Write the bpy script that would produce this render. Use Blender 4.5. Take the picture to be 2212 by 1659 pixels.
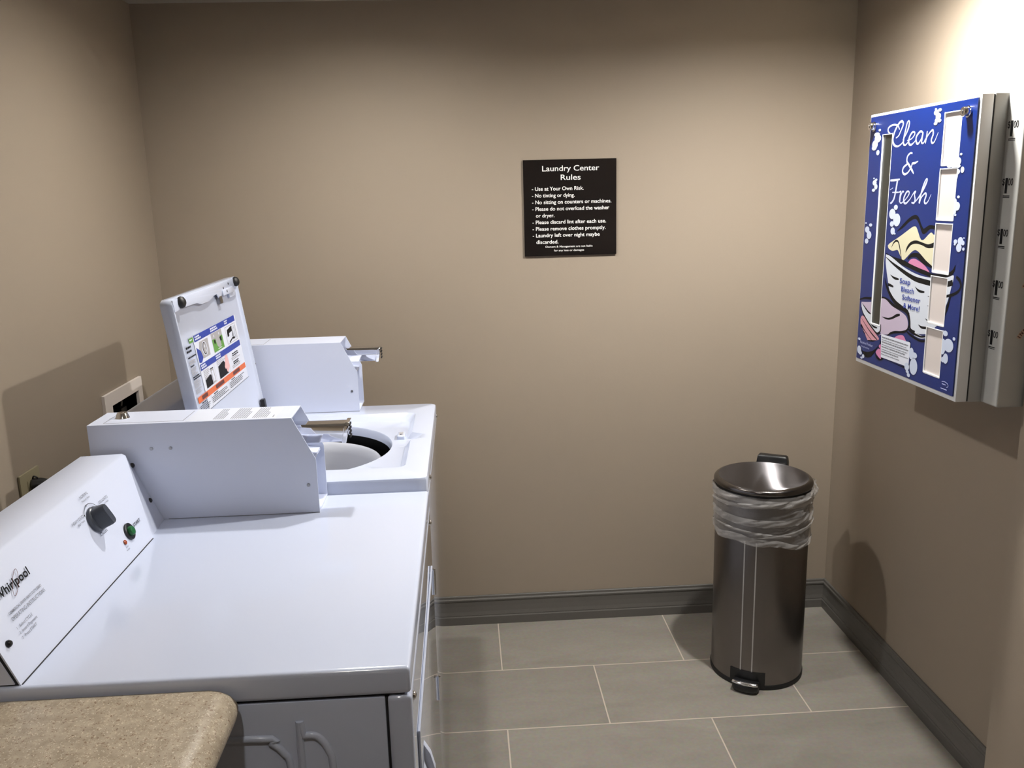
import bpy, bmesh, math, random
from mathutils import Vector, Matrix
from mathutils import noise as mnoise

for o in list(bpy.data.objects):
    bpy.data.objects.remove(o, do_unlink=True)
SC = bpy.context.scene
COL = SC.collection
PI = math.pi

# ------------------------------------------------------------------ camera
W, H = 2.306, 2.142              # right wall x, ceiling z (left wall x=0, back wall y=0, floor z=0)
YF = -4.6                        # wall behind the photographer
cam_data = bpy.data.cameras.new('camera')
cam_data.sensor_width = 36.0
cam_data.lens = 36.0 * 1854.6 / 2212.0
cam_data.clip_start = 0.02
cam = bpy.data.objects.new('camera', cam_data)
COL.objects.link(cam)
cam.location = (0.9984, -2.9042, 1.5396)
cam.rotation_euler = (1.3531, 0.0247, -0.0591)
SC.camera = cam

# ------------------------------------------------------------------ light and exposure
SC.view_settings.view_transform = 'Standard'
SC.view_settings.look = 'None'
SC.view_settings.exposure = 0.0
SC.view_settings.gamma = 1.0
SC.view_settings.use_curve_mapping = False
world = bpy.data.worlds.new('world')
SC.world = world
world.use_nodes = True
world.node_tree.nodes['Background'].inputs[0].default_value = (0.9, 0.88, 0.85, 1)
world.node_tree.nodes['Background'].inputs[1].default_value = 0.02
# recessed downlights: (x, y, watts)
LAMPS = [(1.94, -0.90, 120.0), (0.74, -0.76, 43.0), (1.94, -2.60, 3.0), (0.74, -2.60, 14.0)]
LAMP_COL = (1.0, 0.98, 0.955)
LAMP_R, LAMP_D, LENS_R = 0.078, 0.085, 0.060
for i, (lx, ly, lw) in enumerate(LAMPS):
    ld = bpy.data.lights.new('downlight_bulb', 'POINT')
    ld.shadow_soft_size = 0.032
    ld.energy = lw
    ld.color = LAMP_COL
    lo = bpy.data.objects.new('downlight_bulb', ld)
    COL.objects.link(lo)
    lo.location = (lx, ly, H + 0.042)

# ------------------------------------------------------------------ materials
def lin(c):
    c = c / 255.0
    return c / 12.92 if c <= 0.04045 else ((c + 0.055) / 1.055) ** 2.4
def rgb(r, g, b):
    return (lin(r), lin(g), lin(b), 1.0)

MATS = {}
def mat(name, col, rough=0.5, metal=0.0, coat=0.0, spec=0.5, bump=0.0, bscale=200.0, aniso=0.0, emit=0.0):
    m = bpy.data.materials.new(name)
    m.use_nodes = True
    nt = m.node_tree
    b = nt.nodes['Principled BSDF']
    b.inputs['Base Color'].default_value = col
    b.inputs['Roughness'].default_value = rough
    b.inputs['Metallic'].default_value = metal
    b.inputs['Coat Weight'].default_value = coat
    b.inputs['Specular IOR Level'].default_value = spec
    if aniso:
        b.inputs['Anisotropic'].default_value = aniso
    if emit:
        b.inputs['Emission Color'].default_value = col
        b.inputs['Emission Strength'].default_value = emit
    if bump:
        tc = nt.nodes.new('ShaderNodeTexCoord')
        n = nt.nodes.new('ShaderNodeTexNoise')
        n.inputs['Scale'].default_value = bscale
        n.inputs['Detail'].default_value = 4
        bp = nt.nodes.new('ShaderNodeBump')
        bp.inputs['Strength'].default_value = bump
        bp.inputs['Distance'].default_value = 0.001
        nt.links.new(tc.outputs['Object'], n.inputs['Vector'])
        nt.links.new(n.outputs['Fac'], bp.inputs['Height'])
        nt.links.new(bp.outputs['Normal'], b.inputs['Normal'])
    MATS[name] = m
    return m

M_WALL = mat('wall_paint', (0.30, 0.248, 0.190, 1), 0.62, bump=0.18, bscale=140, spec=0.3)
M_CEIL = mat('ceiling_paint', (0.42, 0.39, 0.33, 1), 0.8, bump=0.25, bscale=90)
M_BASE = mat('baseboard_paint', rgb(91, 88, 83), 0.4)
M_ENAMEL = mat('white_enamel', (0.59, 0.64, 0.775, 1), 0.16, spec=0.5, coat=0.3)
M_FRONT = mat('glossy_front_enamel', (0.59, 0.64, 0.775, 1), 0.035, spec=0.6, coat=1.0)
MATS['glossy_front_enamel'].node_tree.nodes['Principled BSDF'].inputs['Coat Roughness'].default_value = 0.02
M_POWDER = mat('white_powder_coat', (0.66, 0.705, 0.84, 1), 0.42, bump=0.06, bscale=900)
M_GAP = mat('dark_gap', rgb(24, 24, 28), 0.7)
M_CHROME = mat('chrome', (0.82, 0.82, 0.84, 1), 0.07, metal=1.0)
M_SCREW = mat('dark_screw', rgb(52, 50, 50), 0.3, metal=0.8)
M_ZINC = mat('zinc_screw', rgb(150, 150, 152), 0.3, metal=1.0)
M_BLACK = mat('black_plastic', rgb(16, 16, 17), 0.38)
M_RUBBER = mat('black_rubber', rgb(12, 12, 12), 0.55)
M_INK = mat('black_ink', rgb(12, 12, 14), 0.6, spec=0.2)
M_GREYINK = mat('grey_ink', rgb(118, 120, 128), 0.5)
M_KNOB = mat('slate_knob', rgb(58, 62, 70), 0.35)
M_GREEN = mat('green_button', rgb(26, 98, 48), 0.3)
M_AMBER = mat('amber_lens', rgb(150, 66, 24), 0.25)
M_TUB = mat('grey_tub_plastic', rgb(196, 198, 204), 0.45)
M_TUBIN = mat('wash_basket', rgb(168, 169, 173), 0.4)
M_SIGN = mat('sign_board', rgb(13, 8, 6), 0.8, spec=0.1)
M_WHITEINK = mat('white_ink', rgb(238, 236, 232), 0.5)
M_BLUE = mat('blue_print', rgb(9, 36, 104), 0.34)
M_PANELWHITE = mat('panel_white', rgb(232, 234, 236), 0.4)
M_VEND = mat('vending_enamel', (0.42, 0.418, 0.395, 1), 0.42, bump=0.05, bscale=600)
M_CARD = mat('window_card', rgb(206, 197, 192), 0.6)
M_SLOT = mat('tinted_slot', rgb(40, 42, 38), 0.3)
M_PALE = mat('glow_white_ink', rgb(188, 194, 232), 0.5)
M_BUBBLE = mat('bubble_white', rgb(196, 206, 226), 0.5)
M_YELLOW = mat('cream_yellow_ink', rgb(214, 209, 178), 0.5)
M_PINK = mat('pink_ink', rgb(204, 128, 168), 0.5)
M_LILAC = mat('lilac_ink', rgb(190, 176, 196), 0.5)
M_ROSE = mat('rose_ink', rgb(198, 144, 156), 0.5)
M_BASIN = mat('basin_white_ink', rgb(206, 212, 222), 0.5)
M_STICKER = mat('sticker_white', (0.70, 0.73, 0.82, 1), 0.5)
M_LABELBLUE = mat('label_blue', rgb(34, 58, 150), 0.5)
M_ORANGE = mat('label_orange', rgb(214, 104, 52), 0.5)
M_LABELGREEN = mat('label_green', rgb(92, 148, 62), 0.5)
M_LABELGREY = mat('label_grey', rgb(164, 162, 164), 0.5)
M_SKIN = mat('label_pink', rgb(226, 178, 176), 0.5)
M_BROWNINK = mat('brown_ink', rgb(92, 40, 30), 0.5)
M_REDINK = mat('dark_red_ink', rgb(58, 26, 24), 0.5)
M_PEACH = mat('peach_ink', rgb(186, 158, 138), 0.6)
M_IVORY = mat('ivory_plate', rgb(140, 131, 104), 0.45)
M_WPLATE = mat('outlet_box_plastic', rgb(226, 216, 208), 0.45)
M_DARKBOX = mat('outlet_box_inside', rgb(150, 146, 138), 0.6)
M_REDHOSE = mat('red_hose', rgb(92, 30, 26), 0.5)
M_GLOW = mat('lamp_lens', (1.0, 0.92, 0.80, 1), 0.5, emit=3.0)
M_BAFFLE = mat('lamp_baffle', rgb(225, 220, 210), 0.6)
M_STRIPE = mat('pale_steel_stripe', rgb(190, 188, 186), 0.35, metal=0.6)
M_CAB = mat('cabinet_laminate', rgb(120, 96, 72), 0.5)
M_SMUDGE = mat('grey_smudge', rgb(190, 194, 206), 0.3)

def steel():
    m = mat('brushed_steel', rgb(126, 121, 118), 0.30, metal=1.0, aniso=0.6)
    nt = m.node_tree
    b = nt.nodes['Principled BSDF']
    tc = nt.nodes.new('ShaderNodeTexCoord')
    mp = nt.nodes.new('ShaderNodeMapping')
    mp.inputs['Scale'].default_value = (500, 500, 3)
    n = nt.nodes.new('ShaderNodeTexNoise')
    n.inputs['Scale'].default_value = 1.0
    n.inputs['Detail'].default_value = 3
    r = nt.nodes.new('ShaderNodeMapRange')
    r.inputs['To Min'].default_value = 0.24
    r.inputs['To Max'].default_value = 0.38
    nt.links.new(tc.outputs['Object'], mp.inputs['Vector'])
    nt.links.new(mp.outputs['Vector'], n.inputs['Vector'])
    nt.links.new(n.outputs['Fac'], r.inputs['Value'])
    nt.links.new(r.outputs['Result'], b.inputs['Roughness'])
    return m
M_STEEL = steel()
M_LIDRIM = mat('lid_rim_steel', rgb(112, 108, 106), 0.22, metal=1.0)
def brushed_lid():
    m = bpy.data.materials.new('brushed_lid_steel')
    m.use_nodes = True
    N, L = m.node_tree.nodes, m.node_tree.links
    N.remove(N['Principled BSDF'])
    g = N.new('ShaderNodeBsdfAnisotropic')
    g.inputs['Color'].default_value = rgb(120, 118, 120)
    g.inputs['Roughness'].default_value = 0.28
    g.inputs['Anisotropy'].default_value = -0.80
    c = N.new('ShaderNodeCombineXYZ')                # fixed direction, square to the brushing
    c.inputs[0].default_value, c.inputs[1].default_value = 0.30, 0.954
    L.new(c.outputs[0], g.inputs['Tangent'])
    L.new(g.outputs[0], N['Material Output'].inputs['Surface'])
    return m
M_LIDSTEEL = brushed_lid()

def tiles():
    m = mat('floor_tile', rgb(166, 158, 145), 0.45)
    nt = m.node_tree
    N, L = nt.nodes, nt.links
    b = N['Principled BSDF']
    tc = N.new('ShaderNodeTexCoord')
    mp = N.new('ShaderNodeMapping')
    # joints: 0.61 x 0.324 running bond, aligned with the photographed grout lines
    mp.inputs['Location'].default_value = (-1.0802 - 0.305 + 6.1, 0.331 + 0.324 * 20, 0)
    br = N.new('ShaderNodeTexBrick')
    br.offset = 0.5
    br.inputs['Color1'].default_value = (0.35, 0.35, 0.35, 1)
    br.inputs['Color2'].default_value = (0.65, 0.65, 0.65, 1)
    br.inputs['Mortar'].default_value = (0, 0, 0, 1)
    br.inputs['Scale'].default_value = 1.0
    br.inputs['Mortar Size'].default_value = 0.0022
    br.inputs['Mortar Smooth'].default_value = 0.1
    br.inputs['Brick Width'].default_value = 0.61
    br.inputs['Row Height'].default_value = 0.324
    L.new(tc.outputs['Object'], mp.inputs['Vector'])
    L.new(mp.outputs['Vector'], br.inputs['Vector'])
    wrp = N.new('ShaderNodeMapping')
    wrp.inputs['Rotation'].default_value = (0, 0, 0.5)
    wrp.inputs['Scale'].default_value = (3.0, 9.0, 3.0)
    L.new(tc.outputs['Object'], wrp.inputs['Vector'])
    n1 = N.new('ShaderNodeTexNoise')
    n1.inputs['Scale'].default_value = 1.0
    n1.inputs['Detail'].default_value = 8
    n1.inputs['Roughness'].default_value = 0.6
    n1.inputs['Distortion'].default_value = 0.8
    L.new(wrp.outputs['Vector'], n1.inputs['Vector'])
    n2 = N.new('ShaderNodeTexNoise')
    n2.inputs['Scale'].default_value = 90
    n2.inputs['Detail'].default_value = 5
    L.new(tc.outputs['Object'], n2.inputs['Vector'])
    r1 = N.new('ShaderNodeValToRGB')
    r1.color_ramp.elements[0].position = 0.3
    r1.color_ramp.elements[0].color = (0.205, 0.188, 0.160, 1)
    r1.color_ramp.elements[1].position = 0.72
    r1.color_ramp.elements[1].color = (0.262, 0.243, 0.210, 1)
    L.new(n1.outputs['Fac'], r1.inputs['Fac'])
    mx = N.new('ShaderNodeMixRGB')
    mx.blend_type = 'OVERLAY'
    mx.inputs['Fac'].default_value = 0.22
    L.new(r1.outputs['Color'], mx.inputs['Color1'])
    L.new(n2.outputs['Color'], mx.inputs['Color2'])
    mv = N.new('ShaderNodeMixRGB')
    mv.blend_type = 'OVERLAY'
    mv.inputs['Fac'].default_value = 0.25
    L.new(mx.outputs['Color'], mv.inputs['Color1'])
    L.new(br.outputs['Color'], mv.inputs['Color2'])
    mg = N.new('ShaderNodeMixRGB')
    mg.inputs['Color2'].default_value = rgb(186, 174, 160)
    L.new(br.outputs['Fac'], mg.inputs['Fac'])
    L.new(mv.outputs['Color'], mg.inputs['Color1'])
    L.new(mg.outputs['Color'], b.inputs['Base Color'])
    bp = N.new('ShaderNodeBump')
    bp.invert = True
    bp.inputs['Strength'].default_value = 0.4
    bp.inputs['Distance'].default_value = 0.002
    L.new(br.outputs['Fac'], bp.inputs['Height'])
    L.new(bp.outputs['Normal'], b.inputs['Normal'])
    return m
M_TILE = tiles()

def laminate():
    m = mat('speckled_laminate', rgb(176, 158, 130), 0.35)
    nt = m.node_tree
    N, L = nt.nodes, nt.links
    b = N['Principled BSDF']
    tc = N.new('ShaderNodeTexCoord')
    base = N.new('ShaderNodeTexNoise')
    base.inputs['Scale'].default_value = 60
    base.inputs['Detail'].default_value = 6
    L.new(tc.outputs['Object'], base.inputs['Vector'])
    r0 = N.new('ShaderNodeValToRGB')
    r0.color_ramp.elements[0].position = 0.35
    r0.color_ramp.elements[0].color = rgb(146, 133, 113)
    r0.color_ramp.elements[1].position = 0.7
    r0.color_ramp.elements[1].color = rgb(172, 159, 138)
    L.new(base.outputs['Fac'], r0.inputs['Fac'])
    prev = r0.outputs['Color']
    wn = N.new('ShaderNodeTexNoise')
    wn.inputs['Scale'].default_value = 260
    wn.inputs['Detail'].default_value = 2
    L.new(tc.outputs['Object'], wn.inputs['Vector'])
    wob = N.new('ShaderNodeVectorMath')
    wob.operation = 'MULTIPLY_ADD'
    wob.inputs[1].default_value = (0.009, 0.009, 0.009)
    L.new(wn.outputs['Color'], wob.inputs[0])
    L.new(tc.outputs['Object'], wob.inputs[2])
    for sc, th, col in ((150, 0.30, rgb(122, 100, 78)), (230, 0.30, rgb(198, 188, 170)), (105, 0.17, rgb(104, 80, 62)), (320, 0.32, rgb(128, 108, 86)), (190, 0.28, rgb(192, 178, 156))):
        v = N.new('ShaderNodeTexVoronoi')
        v.inputs['Scale'].default_value = sc * 1.15
        L.new(wob.outputs[0], v.inputs['Vector'])
        r = N.new('ShaderNodeValToRGB')
        r.color_ramp.elements[0].position = th * 0.8
        r.color_ramp.elements[0].color = (1, 1, 1, 1)
        r.color_ramp.elements[1].position = th
        r.color_ramp.elements[1].color = (0, 0, 0, 1)
        L.new(v.outputs['Distance'], r.inputs['Fac'])
        mk = N.new('ShaderNodeMath')
        mk.operation = 'MULTIPLY'
        sel = N.new('ShaderNodeMath')
        sel.operation = 'GREATER_THAN'
        sel.inputs[1].default_value = 0.55
        sp = N.new('ShaderNodeSeparateColor')
        L.new(v.outputs['Color'], sp.inputs['Color'])
        L.new(sp.outputs[0], sel.inputs[0])
        L.new(r.outputs['Color'], mk.inputs[0])
        L.new(sel.outputs[0], mk.inputs[1])
        mx = N.new('ShaderNodeMixRGB')
        L.new(mk.outputs[0], mx.inputs['Fac'])
        L.new(prev, mx.inputs['Color1'])
        mx.inputs['Color2'].default_value = col
        prev = mx.outputs['Color']
    L.new(prev, b.inputs['Base Color'])
    return m
M_LAM = laminate()

def bag_mat(name, fac):
    m = bpy.data.materials.new(name)
    m.use_nodes = True
    nt = m.node_tree
    N, L = nt.nodes, nt.links
    b = N['Principled BSDF']
    b.inputs['Base Color'].default_value = rgb(216, 212, 208)
    b.inputs['Roughness'].default_value = 0.32
    tr = N.new('ShaderNodeBsdfTransparent')
    tr.inputs[0].default_value = (0.96, 0.96, 0.96, 1)
    mx = N.new('ShaderNodeMixShader')
    lw = N.new('ShaderNodeLayerWeight')
    lw.inputs['Blend'].default_value = 0.35
    ma = N.new('ShaderNodeMath')
    ma.operation = 'MULTIPLY_ADD'
    ma.inputs[1].default_value = 0.55
    ma.inputs[2].default_value = fac
    ma.use_clamp = True
    L.new(lw.outputs['Facing'], ma.inputs[0])
    L.new(ma.outputs[0], mx.inputs[0])
    L.new(tr.outputs[0], mx.inputs[1])
    L.new(b.outputs[0], mx.inputs[2])
    L.new(mx.outputs[0], N['Material Output'].inputs['Surface'])
    return m
M_BAG = bag_mat('translucent_bag_film', 0.09)
M_BAGFOLD = bag_mat('folded_bag_film', 0.21)

# ------------------------------------------------------------------ mesh helpers
ORG = {}
class MB:
    """collects shapes in world coordinates and links them as one mesh object"""
    def __init__(self):
        self.bm = bmesh.new()
    def face(self, pts):
        vs = [self.bm.verts.new(p) for p in pts]
        return self.bm.faces.new(vs)
    def box(self, x0, x1, y0, y1, z0, z1):
        v = [self.bm.verts.new((x, y, z)) for x in (x0, x1) for y in (y0, y1) for z in (z0, z1)]
        for q in ((0, 1, 3, 2), (4, 6, 7, 5), (0, 4, 5, 1), (2, 3, 7, 6), (0, 2, 6, 4), (1, 5, 7, 3)):
            self.bm.faces.new([v[i] for i in q])
        return self
    def prism(self, pts, axis, a, b):
        """pts: 2D outline; axis 'x' -> (y,z), 'y' -> (x,z), 'z' -> (x,y)"""
        def P(p, t):
            return {'x': (t, p[0], p[1]), 'y': (p[0], t, p[1]), 'z': (p[0], p[1], t)}[axis]
        A = [self.bm.verts.new(P(p, a)) for p in pts]
        B = [self.bm.verts.new(P(p, b)) for p in pts]
        self.bm.faces.new(A)
        self.bm.faces.new(B[::-1])
        n = len(pts)
        for i in range(n):
            self.bm.faces.new([A[i], B[i], B[(i + 1) % n], A[(i + 1) % n]])
        return self
    def loops(self, loops, cap0=True, cap1=True):
        """skin a list of closed loops with equal point counts"""
        R = [[self.bm.verts.new(p) for p in lp] for lp in loops]
        n = len(R[0])
        for a, b in zip(R[:-1], R[1:]):
            for i in range(n):
                self.bm.faces.new([a[i], a[(i + 1) % n], b[(i + 1) % n], b[i]])
        if cap0:
            self.bm.faces.new(R[0][::-1])
        if cap1:
            self.bm.faces.new(R[-1])
        return self
    def lathe(self, prof, c, axis=(0, 0, 1), seg=48, cap0=True, cap1=True):
        """prof: list of (radius, height along axis)"""
        ax = Vector(axis).normalized()
        u = ax.orthogonal().normalized()
        w = ax.cross(u)
        c = Vector(c)
        lps = [[c + ax * h + (u * math.cos(2 * PI * i / seg) + w * math.sin(2 * PI * i / seg)) * r for i in range(seg)] for r, h in prof]
        return self.loops(lps, cap0, cap1)
    def cyl(self, p0, p1, r, seg=24, r1=None):
        p0, p1 = Vector(p0), Vector(p1)
        d = p1 - p0
        return self.lathe([(r, 0), (r if r1 is None else r1, d.length)], p0, d, seg)
    def tube(self, pts, r, seg=10):
        pts = [Vector(p) for p in pts]
        lps = []
        up = None
        for i, p in enumerate(pts):
            d = (pts[min(i + 1, len(pts) - 1)] - pts[max(i - 1, 0)]).normalized()
            if up is None:
                up = d.orthogonal().normalized()
            up = (up - d * up.dot(d)).normalized()
            w = d.cross(up)
            lps.append([p + (up * math.cos(2 * PI * k / seg) + w * math.sin(2 * PI * k / seg)) * r for k in range(seg)])
        return self.loops(lps)
    def poly(self, pts3):
        f = self.face(pts3)
        return self
    def text(self, s, o, right, up, h, align='LEFT', width=None, bold=0.0, shear=0.0, space=1.0, hscale=None):
        """flat lettering: o = baseline start (or centre), h = cap height"""
        cu = bpy.data.curves.new('lettering', 'FONT')
        cu.body = s
        cu.align_x = align
        cu.size = 1.0
        cu.offset = bold
        cu.shear = shear
        cu.space_character = space
        cu.resolution_u = 4
        ob = bpy.data.objects.new('lettering_tmp', cu)
        COL.objects.link(ob)
        dg = bpy.context.evaluated_depsgraph_get()
        me = bpy.data.meshes.new_from_object(ob.evaluated_get(dg))
        xs = [v.co.x for v in me.vertices]
        if xs and align == 'LEFT':
            lo_x = min(xs)
            for v in me.vertices:
                v.co.x -= lo_x
            xs = [v.co.x for v in me.vertices]
        k = h / 0.69
        kx = k
        if xs and width:
            kx = width / (max(xs) - min(xs))
        elif hscale:
            kx = k * hscale
        o, right, up = Vector(o), Vector(right).normalized(), Vector(up).normalized()
        vs = [self.bm.verts.new(o + right * (v.co.x * kx) + up * (v.co.y * k)) for v in me.vertices]
        for p in me.polygons:
            try:
                self.bm.faces.new([vs[i] for i in p.vertices])
            except ValueError:
                pass
        bpy.data.objects.remove(ob)
        bpy.data.curves.remove(cu)
        bpy.data.meshes.remove(me)
        return self
    def build(self, name, m, parent=None, bevel=0.0, bseg=2, smooth=True, recalc=True, angle=40, origin=None):
        bm = self.bm
        if recalc:
            bmesh.ops.recalc_face_normals(bm, faces=bm.faces[:])
        if bevel:
            es = [e for e in bm.edges if len(e.link_faces) == 2 and e.calc_face_angle(0) > math.radians(25)]
            bmesh.ops.bevel(bm, geom=es, offset=bevel, segments=bseg, profile=0.6, affect='EDGES', clamp_overlap=True)
        org = Vector((0, 0, 0))
        if parent is not None:
            org = ORG[parent.name]
        elif origin is not None:
            org = Vector(origin)
        bmesh.ops.translate(bm, verts=bm.verts[:], vec=-org)
        me = bpy.data.meshes.new(name)
        bm.to_mesh(me)
        bm.free()
        if smooth:
            for p in me.polygons:
                p.use_smooth = True
            me.set_sharp_from_angle(angle=math.radians(angle))
        me.materials.append(m)
        o = bpy.data.objects.new(name, me)
        COL.objects.link(o)
        if parent is not None:
            o.parent = parent
        else:
            o.location = org
        ORG[o.name] = org
        return o

def tag(o, label, cat, group=None):
    o['label'] = label
    o['category'] = cat
    if group:
        o['group'] = group
    return o
def thing(name, loc, label, cat, group=None):
    o = bpy.data.objects.new(name, None)
    o.empty_display_size = 0.1
    COL.objects.link(o)
    o.location = loc
    ORG[o.name] = Vector(loc)
    return tag(o, label, cat, group)
def struct(o):
    o['kind'] = 'structure'
    return o
def rrect(cx, cy, hx, hy, r, z, n=8):
    pts = []
    for sx, sy, a0 in ((1, 1, 0), (-1, 1, PI / 2), (-1, -1, PI), (1, -1, 1.5 * PI)):
        for i in range(n + 1):
            a = a0 + PI / 2 * i / n
            pts.append((cx + sx * (hx - r) + r * math.cos(a), cy + sy * (hy - r) + r * math.sin(a), z))
    return pts
def catmull(pts, n=6):
    out = []
    P = [pts[0]] + list(pts) + [pts[-1]]
    for i in range(1, len(P) - 2):
        for k in range(n):
            t = k / n
            out.append(tuple(0.5 * ((2 * b) + (c - a) * t + (2 * a - 5 * b + 4 * c - d) * t * t + (3 * b - a - 3 * c + d) * t ** 3)
                             for a, b, c, d in zip(P[i - 1], P[i], P[i + 1], P[i + 2])))
    out.append(tuple(pts[-1]))
    return out

def multi(name, items, parent, mats_done=None):
    """one mesh object out of several differently inked layers: items = [(MB, material, build kwargs)]"""
    out = bmesh.new()
    mats = []
    for mb, m, kw in items:
        o = mb.build('layer_tmp', m, parent, **kw)
        me = o.data
        for p in me.polygons:
            p.material_index = 0
        n0 = len(out.faces)
        out.from_mesh(me)
        out.faces.ensure_lookup_table()
        if m not in mats:
            mats.append(m)
        k = mats.index(m)
        for f in out.faces[n0:]:
            f.material_index = k
        bpy.data.objects.remove(o)
        bpy.data.meshes.remove(me)
    me = bpy.data.meshes.new(name)
    out.to_mesh(me)
    out.free()
    for m in mats:
        me.materials.append(m)
    o = bpy.data.objects.new(name, me)
    COL.objects.link(o)
    o.parent = parent
    ORG[o.name] = ORG[parent.name]
    return o
FLATK = dict(smooth=False, recalc=False)

# ================================================================== the room
XN, YN = W - 0.085, -1.1335      # the right wall steps in towards the viewer here
struct(MB().box(-0.25, W + 0.25, YF - 0.1, 0.1, -0.1, 0.0).build('floor', M_TILE, smooth=False))
struct(MB().box(-0.1, W + 0.1, 0.0, 0.1, 0.0, H).build('wall_back', M_WALL, smooth=False))
struct(MB().box(W, W + 0.1, YN, 0.0, 0.0, H).build('wall_right', M_WALL, smooth=False))
struct(MB().box(XN, W + 0.1, YF, YN, 0.0, H).build('wall_right_entry', M_WALL, smooth=False))
struct(MB().box(-0.1, W + 0.1, YF - 0.1, YF, 0.0, H).build('wall_front', M_WALL, smooth=False))
HY0, HY1, HZ0, HZ1 = -0.514, -0.316, 0.85, 0.99     # opening of the laundry outlet box
wl = MB()
wl.box(-0.1, 0, YF, HY0, 0, H)
wl.box(-0.1, 0, HY1, 0, 0, H)
wl.box(-0.1, 0, HY0, HY1, 0, HZ0)
wl.box(-0.1, 0, HY0, HY1, HZ1, H)
struct(wl.build('wall_left', M_WALL, smooth=False))

# ceiling with round openings for the downlights
ce = MB()
q = 0.12
xs = sorted({-0.1, W + 0.1} | {l[0] - q for l in LAMPS} | {l[0] + q for l in LAMPS})
for x0, x1 in zip(xs[:-1], xs[1:]):
    mine = [l for l in LAMPS if abs(l[0] - (x0 + x1) / 2) < 0.01 and abs(x1 - x0 - 2 * q) < 0.001]
    ys = sorted({YF - 0.1, 0.1} | {l[1] - q for l in mine} | {l[1] + q for l in mine})
    for y0, y1 in zip(ys[:-1], ys[1:]):
        hit = [l for l in mine if abs(l[1] - (y0 + y1) / 2) < 0.01 and abs(y1 - y0 - 2 * q) < 0.001]
        if not hit:
            ce.face([(x0, y0, H), (x1, y0, H), (x1, y1, H), (x0, y1, H)])
            continue
        l = hit[0]
        n = 48
        sq, ci = [], []
        for i in range(n):
            a = 2 * PI * i / n + PI / 4
            c, s = math.cos(a), math.sin(a)
            m_ = max(abs(c), abs(s))
            sx, sy = c / m_, s / m_
            sq.append((l[0] + (sx * (x1 - l[0]) if sx > 0 else sx * (l[0] - x0)), l[1] + (sy * (y1 - l[1]) if sy > 0 else sy * (l[1] - y0)), H))
            ci.append((l[0] + c * LAMP_R, l[1] + s * LAMP_R, H))
        ce.loops([sq, ci], False, False)
struct(ce.build('ceiling', M_CEIL, smooth=False))

for i, (lx, ly, lw) in enumerate(LAMPS):
    where = ('nearest the vending machine wall' if lx > 1.5 else 'above the washer and dryer') if ly > -1.5 else ('on the right behind the viewer' if lx > 1.5 else 'on the left behind the viewer')
    t = thing('recessed_downlight', (lx, ly, H), 'round white recessed ceiling downlight ' + where, 'ceiling light', 'recessed ceiling downlights')
    b = MB()
    b.lathe([(LAMP_R, -0.001), (LAMP_R + 0.016, -0.004), (LAMP_R + 0.018, 0.0)], (lx, ly, H), seg=48, cap0=False, cap1=False)
    b.build('trim_ring', M_BAFFLE, t)
    b = MB()
    b.lathe([(LAMP_R, -0.001), (LAMP_R, LAMP_D + 0.02), (0.002, LAMP_D + 0.021)], (lx, ly, H), seg=48, cap0=False, cap1=True)
    b.build('baffle', M_BAFFLE, t)
    b = MB()
    b.lathe([(LENS_R, 0.0), (LENS_R, 0.004)], (lx, ly, H + LAMP_D), seg=40)
    b.build('lens', M_GLOW, t)

# baseboards
BP = [(0, 0), (0.0125, 0), (0.0130, 0.030), (0.0108, 0.034), (0.0115, 0.037), (0.0085, 0.050), (0.0068, 0.070), (0.0066, 0.088),
      (0.0088, 0.092), (0.0090, 0.097), (0.0062, 0.101), (0.0058, 0.1085), (0.004, 0.1108), (0, 0.1108)]
def base_run(name, a, b, inward):
    """profile swept from a to b; mitred at both ends by the depth itself where asked"""
    m = MB()
    A, B = [], []
    for d, z in BP:
        pa = Vector(a[0]) + Vector(inward) * d + Vector(a[1]) * d
        pb = Vector(b[0]) + Vector(inward) * d + Vector(b[1]) * d
        A.append((pa.x, pa.y, z))
        B.append((pb.x, pb.y, z))
    m.loops([A, B])
    return struct(m.build(name, M_BASE, smooth=False))
base_run('baseboard_back', ((0, 0, 0), (1, 0, 0)), ((W, 0, 0), (-1, 0, 0)), (0, -1, 0))
base_run('baseboard_right', ((W, 0, 0), (0, -1, 0)), ((W, YN, 0), (0, 0, 0)), (-1, 0, 0))
base_run('baseboard_left', ((0, 0, 0), (0, -1, 0)), ((0, YF, 0), (0, 0, 0)), (1, 0, 0))

# ================================================================== rules sign on the back wall
SX0, SX1, SZ0, SZ1 = 1.2083, 1.5171, 1.3341, 1.647
sg = thing('rules_sign', ((SX0 + SX1) / 2, 0, SZ0), 'dark brown square sign with white laundry rules on the back wall', 'sign')
MB().box(SX0, SX1, -0.008, -0.0005, SZ0, SZ1).build('board', M_SIGN, sg, smooth=False)
tx = MB()
RX, UZ = (1, 0, 0), (0, 0, 1)
SWID, SHGT = SX1 - SX0, SZ1 - SZ0
def sgn(u, v):                      # u,v in thousandths of the board, v downwards
    return (SX0 + SWID * u / 1000.0, -0.0084, SZ1 - SHGT * v / 1000.0)
tx.text('Laundry Center', sgn(505, 118), RX, UZ, 0.0172, 'CENTER', width=0.189, bold=0.006)
tx.text('Rules', sgn(505, 211), RX, UZ, 0.0172, 'CENTER', width=0.066, bold=0.006)
tx.build('title_lettering', M_WHITEINK, sg, smooth=False, recalc=False)
tx = MB()
rules = [(0, '- Use at Your Own Risk.', 558), (1, '- No tinting or dying.', 460), (2, '- No sitting on counters or machines.', 857), (3, '- Please do not overload the washer', 835),
         (4, 'or dryer.', 200), (5, '- Please discard lint after each use.', 800), (6, '- Please remove clothes promptly.', 795), (7, '- Laundry left over night maybe', 730), (8, 'discarded.', 240)]
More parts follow.
